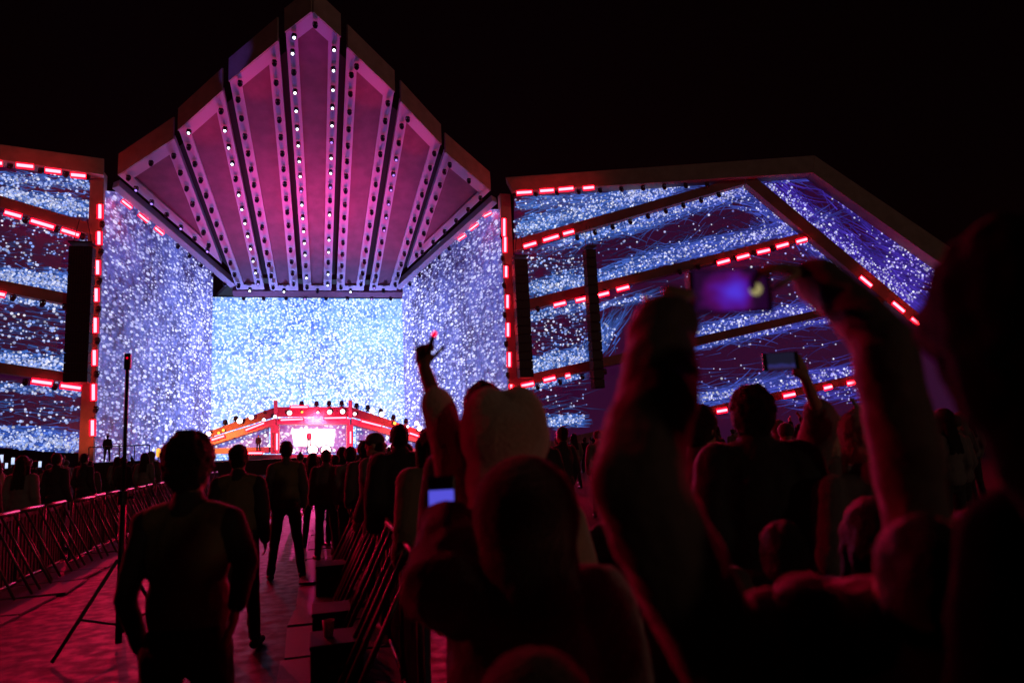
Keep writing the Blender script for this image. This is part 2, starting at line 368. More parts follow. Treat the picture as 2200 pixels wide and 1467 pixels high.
m = MB(); m.prism([(XL, 60.6, 0), (XR, 60.6, 0), (XR, 60.6, 1.19), (XL, 60.6, 1.19)], (0, 22, 0)); local(m, PL).build('stage_deck', MATS['black_paint'], portal)
ordw = ['lowest', 'second lowest', 'third lowest', 'fourth lowest', 'fifth', 'sixth', 'seventh', 'eighth', 'topmost']
for sd, pts in (('left', [(199,936,902),(201,860,825),(203,785,752),(205,715,683),(207,648,620),(210,590,560),(213,526,498),(215,470,440)]),
                ('right', [(1098,841,826),(1094,788,757),(1091,723,694),(1090,662,634),(1087,596,572),(1085,542,510),(1083,508,470)])):
    for k, (x, y0, y1) in enumerate(pts):
        batten(atY(x, y0, 59.3), atY(x, y1, 59.3), 'vertical glowing red batten on the %s portal tower, %s' % (sd, ordw[k] if k < len(pts)-1 else 'topmost'), 'battens on the %s tower' % sd, thick=.8)
        if k < len(pts)-1:
            ym = (y1 + pts[k+1][1])/2
            moving_head(atY(x + (7 if sd == 'left' else -7), ym, 59.6), 'lens_off', 'small unlit moving head light between battens on the %s portal tower' % sd, 'moving heads on the %s tower' % sd, .8)

# ================================================================== WINGS
import itertools
attr_emit('led_pattern', 1.0)
mat('led_base', (.08, .06, .08), .45, emit=(.022, .002, .022), es=1)
def wing(name, origin, dirv, label, screen_px, beams, fascia, dens_bands, sign):
    o = Vector(origin); d = Vector(dirv).normalized(); n = Vector((d.y, -d.x, 0)); n = n if n.y < 0 else -n
    def on(x, y, out=0):
        nn = n; return onplane(x, y, nn, nn.dot(o) + out)
    root = empty(name, (o.x, o.y, 0), label, 'stage'); L = Vector((o.x, o.y, 0))
    m = MB(); poly = [on(*p) for p in screen_px]; m.prism(poly, -n*.4, mi=0)
    # the moving picture: filaments with bright heads
    def inside(x, y):
        c = False; P = screen_px
        for i in range(len(P)):
            x1, y1 = P[i]; x2, y2 = P[i-1]
            if (y1 > y) != (y2 > y) and x < (x2-x1)*(y-y1)/(y2-y1)+x1: c = not c
        return c
    U = d; V = Vector((0, 0, 1))
    def dot(x, y, r, c, out=.05):
        p = on(x, y, out); rr = r*.042
        m.add([p + U*rr*math.cos(a) + V*rr*math.sin(a) for a in [k*math.pi/3+.3 for k in range(6)]], [(0,1,2,3,4,5)], 1, c)
    def streak(pts, w, c, out):
        for i in range(len(pts)-1):
            f = (i+1)/len(pts); a = on(*pts[i], out); b = on(*pts[i+1], out); t = (b-a)
            if t.length < 1e-4: continue
            s = t.normalized().cross(n)*w*.042*(.35+.65*f)
            m.add([a-s, b-s, b+s, a+s], [(0,1,2,3)], 1, tuple(k*(.25+.75*f) for k in c))
    for pl, th, cnt, cA, cB, lenr, fill in dens_bands:
        segs = list(zip(pl[:-1], pl[1:])); Ls = [math.dist(a, b) for a, b in segs]; tot = sum(Ls)
        for k in range(cnt):
            s = random.random()*tot; i = 0
            while s > Ls[i] and i < len(Ls)-1: s -= Ls[i]; i += 1
            a, b = segs[i]; u = s/Ls[i]; x = a[0]+(b[0]-a[0])*u; y = a[1]+(b[1]-a[1])*u
            dx, dy = (b[0]-a[0])/Ls[i], (b[1]-a[1])/Ls[i]
            off = random.gauss(0, .32 if fill > .6 else .42)*th; x -= dy*off; y += dx*off
            if .25 < fill <= .5 and random.random() < .35: continue
            if not inside(x, y): continue
            v = min(1, max(0, (x-1100)/850)) if sign > 0 else .12
            ccol = np.array(cA)*(1-v)+np.array(cB)*v
            ln = random.uniform(*lenr)*(1.5 if sign > 0 and x > 1280 else 1.2); ph = random.uniform(0, 6); cur = random.gauss(0, .07)
            pts = []; xx, yy = x, y; ang = math.atan2(dy, dx) + (math.pi if random.random() < .5 else 0) + random.gauss(0, .09)
            for q in range(7): pts.append((xx, yy)); ang += cur*.6 + .05*math.sin(ph+q); xx += math.cos(ang)*ln/6; yy += math.sin(ang)*ln/6
            pts = pts[::-1]
            if fill > 0 and inside(*pts[0]):
                br = random.uniform(.25, 1)*fill; streak(pts, random.uniform(.5, 1.9) if fill > .6 else random.uniform(.4, .9), tuple(ccol*br), .01+.03*random.random())
            r = random.choice((1.1, 1.35, 1.6, 1.9, 2.2, 2.7)); hb = random.uniform(.35, 1.15)
            if fill > .6 and random.random() < .5: continue
            if fill <= .6 and random.random() < .25: continue
            hc = np.array((.22, .40, 1.0))*(1-v)+np.array((.34, .24, 1.0))*v
            w = random.random()**1.8; hc = hc*(1-w)+np.array((1, 1, 1.15))*w
            dot(x, y, r, tuple(hc*hb), .06)
    local(m, L).build('led_screen', [MATS['led_base'], MATS['led_pattern']], root)
    for nm, lab, pa, pb, ta, tb, dp in beams:        # beam from pa to pb (centre px), thickness px at both ends
        A1, A2 = on(pa[0], pa[1]-ta/2, dp), on(pa[0], pa[1]+ta/2, dp); B1, B2 = on(pb[0], pb[1]-tb/2, dp), on(pb[0], pb[1]+tb/2, dp)
        b = MB(); b.prism([A1, A2, B2, B1], -n*(dp-.02)); q = local(b, L).build(nm, MATS['beam_paint'], root)
        if lab: q['label'] = lab
    for pts in fascia:
        b = MB(); b.prism([on(*p, 1.6) for p in pts], -n*1.55); local(b, L).build('fascia', MATS['cladding'], root, bevel=.03)
    return on, n, root
CB = (.08, .27, .95); CV = (.10, .05, .75)
RSCR = [(1104,409),(1500,386),(1746,371),(2040,566),(2250,705),(2250,900),(1880,950),(1560,955),(1106,975)]
rb = [([(1104,440),(1300,425),(1520,385)], 22, 420, CB, CV, (20, 60), .9), ([(1104,495),(1250,455),(1450,400)], 34, 1500, CB, CV, (12, 50), 1.0),
      ([(1104,560),(1260,565)], 40, 260, CB, CV, (8, 25), .4),
      ([(1200,520),(1400,470),(1600,405)], 24, 1100, CB, CV, (20, 70), 1.0), ([(1560,410),(1640,430),(1720,480)], 45, 330, CB, CV, (20, 70), .9),
      ([(1280,600),(1450,545),(1740,480)], 24, 1000, CB, CV, (25, 80), 1.0), ([(1130,620),(1260,600)], 32, 600, CB, CV, (8, 24), .9),
      ([(1130,680),(1260,655)], 20, 260, CB, CV, (8, 24), .8), ([(1130,720),(1260,710)], 60, 320, CB, CV, (6, 20), .3), ([(1130,790),(1260,765)], 34, 900, CB, CV, (6, 20), 1.0),
      ([(1280,660),(1400,635)], 14, 110, CB, CV, (20, 50), .8), ([(1280,745),(1310,700)], 40, 160, CB, CV, (20, 50), .8),
      ([(1450,725),(1600,690),(1850,640)], 20, 700, CB, CV, (25, 70), 1.0), ([(1450,757),(1700,700),(1860,680)], 12, 230, CB, CV, (20, 60), .9),
      ([(1430,862),(1550,850),(1640,825)], 18, 420, CB, CV, (25, 90), 1.0), ([(1640,835),(1780,805),(1860,795)], 20, 330, CB, CV, (20, 60), 1.0),
      ([(1625,380),(1760,380)], 18, 120, CB, CV, (20, 50), .8), ([(1650,400),(1800,520),(1960,650)], 44, 1300, CV, CV, (25, 80), .9),
      ([(1760,380),(1900,500),(2040,600)], 30, 420, CV, CV, (25, 80), .7), ([(1740,510),(1800,570),(1880,630)], 40, 420, CB, CV, (20, 70), .8),
      ([(1880,660),(1920,690)], 24, 130, CV, CV, (10, 30), .6), ([(1900,560),(2030,600)], 60, 260, CV, CV, (25, 80), .8),
      ([(1130,908),(1255,900)], 20, 420, CB, CV, (8, 25), 1.0), ([(1130,835),(1250,808)], 10, 160, CB, CV, (8, 25), .8), ([(1104,860),(1260,850)], 70, 90, CB, CV, (20, 50), .4),
      ([(1700,860),(1860,840)], 30, 100, CB, CV, (20, 50), .7),
      # loose stragglers over the dark fields
      ([(1130,600),(1700,430)], 190, 260, CB, CV, (15, 60), .16), ([(1280,600),(1800,560)], 170, 140, CB, CV, (15, 60), .16),
      ([(1450,800),(1800,760)], 110, 110, CB, CV, (20, 80), .5), ([(1650,560),(1850,620)], 100, 60, CB, CV, (20, 60), .5)]
onR, nR, wingR = wing('stage_wing', (17.6, 60, 0), (44.7-17.9, 51.2-60, 0), 'right stage wing with LED wall crossed by slanting beams under a pale brown rim', RSCR,
    [('beam', None, (1104,527), (1600,386), 24, 18, .9), ('beam', None, (1104,662), (1740,505), 24, 16, .9), ('beam', None, (1104,822), (1905,640), 22, 14, .9),
     ('beam', None, (1104,975), (1875,806), 22, 17, .9), ('beam', 'long diagonal beam sloping down to the right', (1604,380), (2100,795), 30, 34, 1.05)],
    [[(1086,381),(1750,334),(1746,371),(1102,412)], [(1750,334),(2068,549),(2300,705),(2300,745),(2037,577),(1746,371)]], rb, 1)
LSCR = [(-160,325),(0,347),(196,378),(198,975),(0,962),(-160,955)]
lb = [([(-100,370),(200,400)], 22, 500, CB, CV, (8, 30), .8), ([(-100,405),(200,450)], 34, 1500, CB, CV, (6, 24), 1.0), ([(0,460),(190,505)], 20, 160, CB, CV, (6, 20), .5),
      ([(-100,590),(155,612)], 42, 1700, CB, CV, (6, 24), 1.0), ([(0,640),(160,660)], 16, 260, CB, CV, (6, 24), .8), ([(-60,520),(190,540)], 60, 330, CB, CV, (6, 20), .4),
      ([(-100,765),(150,785)], 34, 1300, CB, CV, (6, 24), 1.0), ([(-60,690),(150,720)], 60, 300, CB, CV, (8, 40), .5), ([(0,830),(180,845)], 14, 220, CB, CV, (6, 24), .8),
      ([(-60,880),(180,890)], 60, 260, CB, CV, (10, 40), .5), ([(-100,935),(180,955)], 36, 1500, (.07, .22, 1.0), CV, (20, 50), 1.0)]
onL, nL, wingL = wing('stage_wing', (-17.3, 60, 0), (-26.8, -8.8, 0), 'left stage wing with LED wall crossed by slanting beams, cut by the photo edge', LSCR,
    [('beam', None, (-100,402), (198,492), 24, 24, .9), ('beam', None, (-100,594), (156,644), 24, 24, .9), ('beam', None, (-100,776), (182,815), 24, 20, .9)],
    [[(-160,288),(224,341),(224,376),(-160,320)]], lb, -1)
def wing_bats(on, side, rows):
    for rn, row in rows:
        o_ = 1.95 if rn == 'top rim' else 1.35
        for k, (x1, y1, x2, y2) in enumerate(row):
            batten(on(x1, y1, o_), on(x2, y2, o_), 'glowing red batten under the %s of the %s wing, %s' % (rn, side, ('nearest the portal tower', 'second from the portal tower', 'third from the portal tower', 'fourth from the portal tower', 'fifth from the portal tower', 'sixth from the portal tower', 'seventh from the portal tower', 'eighth from the portal tower')[k]), 'battens on the %s wing' % side, thick=.85)
wing_bats(onR, 'right', [('top rim', [(1110,415,1143,413),(1160,411,1190,409),(1200,408,1232,405),(1253,405,1276,403)]),
    ('uppermost beam', [(1125,530,1152,522),(1167,517,1200,507),(1210,503,1233,497)]),
    ('second beam', [(1190,656,1215,650),(1237,646,1259,641),(1281,636,1308,629),(1325,623,1351,616),(1541,566,1567,559),(1583,555,1609,548),(1627,543,1653,537),(1668,531,1693,524)]),
    ('third beam', [(1120,829,1147,823),(1168,817,1193,811),(1215,808,1225,806)]),
    ('lowest beam', [(1540,884,1562,880),(1683,851,1708,846),(1770,834,1787,830),(1820,824,1840,820)]),
    ('diagonal beam', [(1848,595,1872,615),(1918,650,1942,670),(1958,684,1978,700)])])
batten(onR(1711,520,1.25), onR(1733,514,1.25), 'glowing red batten at the far right tip of the second beam, right wing', 'battens on the right wing', thick=.85)
wing_bats(onL, 'left', [('top rim', [(152,376,184,379),(97,366,131,370),(35,355,72,359),(-30,348,5,352)]),
    ('uppermost beam', [(132,494,170,506),(66,474,116,489),(10,456,46,466)]),
    ('second beam', [(-25,627,11,634)]), ('lowest beam', [(130,828,174,834),(68,818,112,824)])])
# moving heads between the battens under the beams
def row_heads(on, pts, lab, grp, s=.8):
    for (x, y) in pts: moving_head(on(x, y, 1.0), 'lens_off', lab, grp, s)
for side, on, rows in (('right', onR, [[(1105+k*46, 420-k*2.4) for k in range(10)], [(1240+k*38, 512-k*11.5) for k in range(9)], [(1155+k*48, 665-k*12) for k in range(4)], [(1155+k*48, 832-k*11) for k in range(6)], [(1460+k*40, 585-k*10) for k in range(6)]]),
                       ('left', onL, [[(88, 368), (142, 376), (188, 382), (22, 358)], [(55, 474), (122, 494), (178, 510)], [(28, 641), (92, 653), (140, 660)], [(55, 822), (118, 832)]])):
    for r, rn in zip(rows, ('top rim', 'uppermost beam', 'second beam', 'third beam', 'outer second beam')):
        for q, (x, y) in enumerate(r):
            onum = ('first', 'second', 'third', 'fourth', 'fifth', 'sixth', 'seventh', 'eighth', 'ninth', 'tenth')[q]
            moving_head(on(x, y, 1.0), 'lens_off', 'unlit moving head under the %s of the %s wing, %s from the left' % (rn, side, onum), 'moving heads on the %s wing' % side, .8)

# ================================================================== LINE ARRAY LOUDSPEAKERS
def line_array(ptop, pbot, wid, n, label):
    T = Vector(ptop); B = Vector(pbot); r = empty('line_array', (T.x, T.y, B.z), label, 'loudspeaker', 'hanging line arrays')
    H = (T.z-B.z)/n
    m = MB(); m.box((0, .3, T.z-B.z+.25), (wid*1.02, 1.1, .12))
    for sx in (-.4, .4): m.tube((sx*wid, .3, T.z-B.z+.2), (sx*wid*.4, .3, T.z-B.z+2.2), .03)
    m.build('fly_frame', MATS['black_metal'], r)
    for k in range(n):
        z = (T.z-B.z) - (k+.5)*H; y = -.9*max(0, (k/n-.6))**2*0
        m = MB(); m.prism([(-wid/2, -.05, z-H*.47), (wid/2, -.05, z-H*.47), (wid/2, -.05, z+H*.47), (-wid/2, -.05, z+H*.47)], (0, .9, 0))
        c = m.build('cabinet', MATS['black_paint'], r, bevel=.03)
        g2 = MB()
        for q in range(9): g2.box((-wid*.44+q*wid*.11, -.065, z), (wid*.05, .02, H*.75))
        g2.build('grille', MATS['black_metal'], c)
line_array(onR(1119, 556, 2.2), onR(1119, 812, 2.2), 1.25, 14, 'tall black line array hanging beside the right portal tower')
line_array(onR(1269, 535, 2.6), onR(1269, 835, 2.6), .95, 15, 'longer black line array hanging further out over the right wing')
line_array(onL(174, 528, 2.2), onL(172, 822, 2.2), 1.6, 14, 'tall black line array hanging over the left wing')

# ================================================================== BRIDGE ON STAGE
bridge = empty('stage_bridge', (0, 70, 1.2), 'arched stage bridge lit red and orange, with glowing rails and a bright screen under it', 'stage')
BL = Vector((0, 70, 1.2)); BY = 70
def bp(pts, dep, name, m, off=0, bevel=0):
    mb = MB(); mb.prism([atY(x, y, BY+off) for x, y in pts], (0, dep, 0)); return local(mb, BL).build(name, MATS[m], bridge, bevel=bevel)
bp([(440,944),(592,898),(592,912),(452,957)], 3, 'arch_beam', 'cladding_pale', bevel=.03)
bp([(594,899),(752,899),(752,911),(594,911)], 3, 'arch_beam', 'cladding_pale', bevel=.03)
bp([(755,898),(920,944),(912,955),(755,911)], 3, 'arch_beam', 'cladding_pale', bevel=.03)
for x, w in ((590, 18), (752, 14)): bp([(x-w/2,912),(x+w/2,912),(x+w/2,975),(x-w/2,975)], 2.6, 'pier', 'cladding_pale', .2, .03)
bp([(455,963),(578,960),(578,972),(455,975)], 2.6, 'low_shelf', 'cladding_pale', .3)
bp([(765,962),(905,963),(905,975),(765,972)], 2.6, 'low_shelf', 'cladding_pale', .3)
bp([(440,942),(592,895),(592,874),(440,930)], .12, 'rail_panel', 'beam_paint', .1)
bp([(594,895),(752,895),(752,874),(594,874)], .12, 'rail_panel', 'beam_paint', .1)
bp([(754,895),(915,940),(915,928),(754,874)], .12, 'rail_panel', 'beam_paint', .1)
for x in (592, 753): bp([(x-4,860),(x+4,860),(x+4,897),(x-4,897)], .5, 'post', 'cladding_pale', -.1)
led_dots('led_bridge', .42, (.05, .03, .2), (.15, .2, .7), (.4, .4, 1), (1.2, 1.2, 1.2), .6, 1.0)
bp([(455,975),(578,975),(578,905),(455,945)], .1, 'arch_screen', 'led_bridge', 2.5)
bp([(765,975),(905,975),(905,945),(765,905)], .1, 'arch_screen', 'led_bridge', 2.5)
bp([(600,975),(744,975),(744,905),(600,905)], .1, 'centre_screen', 'led_bridge', 2.5)
bl = bp([(632,958),(716,958),(720,922),(626,922)], .1, 'floodlight_bank', 'white_glow', 2.2); bl['label'] = 'glaring white bank of lamps'  # white glowing sheet standing in for the glare of the centre screen
bp([(505,1012),(860,1012),(860,976),(505,976)], .3, 'stage_front', 'beam_paint', -1.0)
def bbat(x1, y1, x2, y2, lab, off=-.35, th=.62): batten(atY(x1, y1, BY+off), atY(x2, y2, BY+off), lab, 'battens on the stage bridge', thick=th)
for a in ((527,924,568,908,'slanting white red batten on left arm of the bridge'), (454,945,482,936,'slanting amber batten at left foot of the bridge'), (602,902,652,900,'long batten left on the bridge centre span'), (696,898,744,897,'long batten right on the bridge centre span'),
          (776,904,820,915,'slanting batten on right arm of the bridge'), (880,930,901,937,'slanting batten at right foot of the bridge'), (595,967,595,930,'upright batten on left bridge pier'), (753,953,753,926,'upright batten on right bridge pier'),
          (624,874,662,874,'low batten on top rail of the bridge'), (533,973,564,973,'flat batten on low shelf left of the pier')): bbat(*a)
k = 0
for x, y, w in ((622,887,7),(649,885,3.5),(683,886,3.5),(708,885,7),(736,884,7),(762,889,5),(591,895,5),(567,902,5),(448,932,7),(470,930,4),(480,924,4),(515,904,8),(540,896,7),(800,882,8),(820,890,8),(848,909,5),(876,916,4),(895,909,7),(901,920,8),(630,969,6),(672,966,14),(700,967,14),(736,966,8)):
    r = empty('flood_lamp', atY(x, y, BY-.3), ('amber' if k in (1, 9, 10, 15) else 'white') + ' round lamp on the %s of the stage bridge%s' % ('left slope' if x < 592 else 'right slope' if x > 755 else 'centre span' if y < 900 else 'deck edge', ', larger' if w >= 7 else ', small'), 'stage light', 'round lamps on the stage bridge')
    s = w*.034
    m = MB(); m.lathe((0, 0, 0), (0, -1, 0), [(0, -.2), (s*1.1, -.2), (s*1.15, .06), (s*.95, .06)], 14); m.build('housing', MATS['black_metal'], r, smooth=True)
    m = MB(); m.lathe((0, 0, 0), (0, -1, 0), [(s*1.0, .04), (s*.5, .09), (0, .1)], 14); m.build('lens', MATS['amber_glow' if k in (1, 9, 10, 15) else 'white_glow'], r, smooth=True); k += 1
for x, y in ((455,930),(484,908),(507,900),(570,888),(648,868),(680,868),(707,867),(734,867),(766,872),(790,876),(818,884),(845,897),(872,905)):
    moving_head(atY(x, y, BY+.3), 'lens_off', 'unlit moving head light standing on the top rail of the stage bridge', 'moving heads on the bridge rail', 1.0, rot=(math.pi, 0, math.pi))

# ================================================================== BARRIERS ALONG THE AISLE
mat('galvanised', (.075, .07, .07), .42, .4, bump=.15, bscale=30)
mat('tread_plate', (.02, .018, .018), .65, .0, bump=.4, bscale=60)
def make_barrier(side):
    """one metre of crowd barrier: local x along the fence, -y towards the aisle"""
    r = empty('crowd_barrier', (0, 0, 0))
    m = MB(); m.tube((-.5, 0, 1.0), (.5, 0, 1.0), .024, seg=10); m.tube((-.5, 0, .08), (.5, 0, .08), .018); m.tube((-.49, 0, .05), (-.49, 0, 1.0), .02); m.tube((.49, 0, .05), (.49, 0, 1.0), .02)
    m.build('frame', MATS['galvanised'], r, smooth=True)
    m = MB(); m.box((0, .02, .5), (.94, .012, .90))
    for q in range(8): m.box((-.4+q*.115, .008, .5), (.02, .012, .8))
    m.build('panel', MATS['black_paint'], r)
    for x in (-.40, -.1, .34):
        m = MB(); m.tube((x, 0, .98), (x, -.46, .04), .017, seg=8); m.build('brace', MATS['galvanised'], r, smooth=True)
    m = MB(); m.box((0, -.42, .02), (.98, .84, .02)); m.build('foot_plate', MATS['tread_plate'], r)
    if side == 0: return r
    m = MB(); m.box((0, -.30, .30), (.9, .26, .025)); m.box((0, -.43, .285), (.9, .02, .05)); m.build('step', MATS['tread_plate'], r)
    return r
bar = make_barrier(0)
ORD = ['nearest the camera'] + [w + ' from the camera' for w in ('second', 'third', 'fourth', 'fifth', 'sixth', 'seventh', 'eighth', 'ninth', 'tenth', 'eleventh', 'twelfth', 'thirteenth', 'fourteenth')]
for k in range(24):
    y = 6.4 + k*1.03; o = bar if k == 0 else copy_tree(bar)
    o.location = (-3.9 + .05*math.sin(k*2), y, 0); o.rotation_euler = (random.uniform(-.02, .02), 0, math.pi/2 + random.uniform(-.05, .05))
    tag(o, 'crowd barrier section left of the aisle, %s' % (ORD[k] if k < 14 else 'among the farthest ones'), 'crowd barrier', 'barriers left of the aisle')
for k in range(24):
    y = 4.4 + k*1.03; o = copy_tree(bar); o.location = (.45+.02*y, y, 0); o.rotation_euler = (random.uniform(-.02, .02), 0, -math.pi/2-.02+random.uniform(-.05, .05))
    tag(o, 'crowd barrier section right of the aisle, %s' % (ORD[k] if k < 14 else 'among the farthest ones'), 'crowd barrier', 'barriers right of the aisle')
# ================================================================== PEOPLE
tex = bpy.data.textures.new('cloth_folds', 'CLOUDS'); tex.noise_scale = .09
texh = bpy.data.textures.new('hair_locks', 'CLOUDS'); texh.noise_scale = .035
texf = bpy.data.textures.new('fleece', 'CLOUDS'); texf.noise_scale = .018
mat('skin', (.42, .24, .17), .5, bump=.15, bscale=60); mat('skin_deep', (.20, .10, .065), .5, bump=.15, bscale=60)
mat('eye_white', (.6, .58, .55), .2)
mat('hair_dark', (.010, .007, .006), .6, sheen=.10, sheencol=(1, .5, .5), bump=1.0, bscale=160, spec=.25)
mat('hair_black', (.002, .0015, .0015), .9, spec=.08)
mat('sleek_black', (.002, .002, .002), .95, spec=.05)
mat('coat_cloth', (.09, .06, .055), .8, sheen=.5, bump=.3, bscale=40)
mat('black_cloth', (.016, .015, .016), .85, sheen=.12, bump=.3, bscale=50)
mat('dark_jacket', (.06, .04, .04), .8, sheen=.5, bump=.3, bscale=40)
mat('olive_jacket', (.16, .12, .075), .85, sheen=.45, bump=.35, bscale=40)
mat('cream_fleece', (.62, .44, .33), .95, sheen=.9, bump=1.0, bscale=130)
mat('brown_fleece', (.09, .05, .045), .95, sheen=1.0, bump=1.0, bscale=130)
mat('black_fleece', (.025, .018, .018), .95, sheen=.55, sheencol=(1, .55, .55), bump=1.0, bscale=130)
mat('grey_cloth', (.14, .12, .12), .85, sheen=.3, bump=.3, bscale=40)
mat('pink_cloth', (.50, .20, .22), .85, sheen=.4, bump=.3, bscale=40)
mat('vest_cloth', (.12, .085, .035), .8, sheen=.2, bump=.3, bscale=40)
mat('denim', (.03, .035, .06), .85, bump=.3, bscale=60)
mat('shoe', (.02, .02, .02), .5)
mat('cream_knit', (.60, .45, .34), .95, sheen=.6, bump=.9, bscale=70)
class Blob:
    def __init__(s): s.m = MB()
    def ell(s, c, r, R=None, seg=16, rings=10):
        c = Vector(c); vs = []; fs = []
        for i in range(rings+1):
            ph = math.pi*i/rings
            for j in range(seg):
                th = 2*math.pi*j/seg; v = Vector((r[0]*math.sin(ph)*math.cos(th), r[1]*math.sin(ph)*math.sin(th), r[2]*math.cos(ph)))
                vs.append((R @ v if R else v)+c)
        for i in range(rings):
            for j in range(seg): fs.append((i*seg+j, (i+1)*seg+j, (i+1)*seg+(j+1) % seg, i*seg+(j+1) % seg))
        s.m.add(vs, fs); return s
    def cap(s, a, b, ra, rb=None, n=None):
        a = Vector(a); b = Vector(b); rb = ra if rb is None else rb; d = b-a; L = max(d.length, 1e-5)
        q = d.normalized().to_track_quat('Z', 'Y').to_matrix(); prof = []
        for i in range(5): t = math.pi/2*i/4; prof.append((ra*math.sin(t), -ra*math.cos(t)))
        for i in range(5): t = math.pi/2*i/4; prof.append((rb*math.cos(t), L+rb*math.sin(t)))
        vs = []; seg = 12; n = len(prof)
        for k in range(seg):
            th = 2*math.pi*k/seg
            for (r, h) in prof: vs.append(a + q @ Vector((max(r, 1e-4)*math.cos(th), max(r, 1e-4)*math.sin(th), h)))
        s.m.add(vs, [(k*n+i, ((k+1) % seg)*n+i, ((k+1) % seg)*n+i+1, k*n+i+1) for k in range(seg) for i in range(n-1)]); return s
    def finish(s, name, m, parent, origin, voxel=.01, smooth=4, disp=0, texture=None, scale_tex=True, clip=None):
        me = bpy.data.meshes.new('t'); me.from_pydata([tuple(Vector(v)-Vector(origin)) for v in s.m.v], [], s.m.f)
        bm = bmesh.new(); bm.from_mesh(me); bmesh.ops.remove_doubles(bm, verts=bm.verts, dist=2e-4); bmesh.ops.recalc_face_normals(bm, faces=bm.faces); bm.to_mesh(me); bm.free()
        o = bpy.data.objects.new('t', me); COL.objects.link(o)
        rm = o.modifiers.new('r', 'REMESH'); rm.mode = 'VOXEL'; rm.voxel_size = voxel; rm.use_smooth_shade = True
        sm = o.modifiers.new('s', 'SMOOTH'); sm.factor = .5; sm.iterations = smooth
        if disp:
            dm = o.modifiers.new('d', 'DISPLACE'); dm.texture = texture or tex; dm.strength = disp; dm.mid_level = .5
        dg = bpy.context.evaluated_depsgraph_get(); ev = o.evaluated_get(dg); nm = bpy.data.meshes.new_from_object(ev)
        bpy.data.objects.remove(o); bpy.data.meshes.remove(me)
        nm.name = name; nm.materials.clear(); nm.materials.append(m)
        if clip:
            bm = bmesh.new(); bm.from_mesh(nm); dead = [f for f in bm.faces if clip(f.calc_center_median()+Vector(origin))]
            bmesh.ops.delete(bm, geom=dead, context='FACES'); bm.to_mesh(nm); bm.free()
        for p in nm.polygons: p.use_smooth = True
        ob = bpy.data.objects.new(name, nm); COL.objects.link(ob); ob.parent = parent; return ob
def skeleton(head, face=0, lean=0, arms=None, legs_apart=.1, base=None):
    """head: centre of the head in the world; face: angle of facing from +y; returns named joints"""
    H = Vector(head); h = H.z/.925; k = h/1.75
    F = Vector((math.sin(face), math.cos(face), 0)); Rt = Vector((math.cos(face), -math.sin(face), 0)); Z = Vector((0, 0, 1))
    b = Vector(base) if base else Vector((H.x, H.y, 0)) - F*lean
    def P(r, f, z, ln=1): return b + Rt*r*k + F*(f*k + lean*ln*(z/1.62)) + Z*z*k
    J = dict(k=k, F=F, R=Rt, Z=Z, h=h, base=b, head=H, neck=P(0, -.02, 1.47), chest=P(0, -.01, 1.27), belly=P(0, 0, 1.07), pelvis=P(0, -.01, .93))
    for s, n in ((-1, 'L'), (1, 'R')):
        J['sh'+n] = P(s*.168, -.015, 1.395); J['el'+n] = P(s*.222, -.05, 1.12); J['wr'+n] = P(s*.215, .07, .89)
        J['hip'+n] = P(s*.09, 0, .90, .6); J['kn'+n] = P(s*(.09+legs_apart*.3), .02, .49, .3); J['an'+n] = P(s*(.09+legs_apart*.6), -.03, .09, 0); J['toe'+n] = P(s*(.11+legs_apart*.6), .13, .04, 0)
    if arms: J.update({a: Vector(v) for a, v in arms.items()})
    return J
def hand(B, W, d, palm, curl=.5, thumb=1, s=1.0, fr=.0088):
    d = Vector(d).normalized(); palm = Vector(palm); palm = (palm - d*palm.dot(d)).normalized(); side = d.cross(palm)*thumb
    R = Matrix((side, palm, d)).transposed()
    B.ell(W + d*.045*s, (.041*s, .016*s, .05*s), R)
    for i, (L, off) in enumerate(((.92, .03), (1.0, .01), (.93, -.011), (.74, -.031))):
        p = W + d*.085*s + side*off*s; a = 0
        for j, l in enumerate((.042, .026, .021)):
            a += curl*(.7, 1.0, .8)[j]*random.uniform(.85, 1.1); dd = d*math.cos(a)+palm*math.sin(a); q = p+dd*l*L*s
            B.cap(p, q, fr*s*(1-.08*j), fr*s*(.93-.08*j)); p = q
    p = W + d*.03*s + side*.03*s
    for j, l in enumerate((.035, .030, .024)):
        dd = (side*(1-.35*j)+d*.9+palm*(.35+.35*j*curl)).normalized(); q = p+dd*l*s; B.cap(p, q, .0105*s, .0092*s); p = q
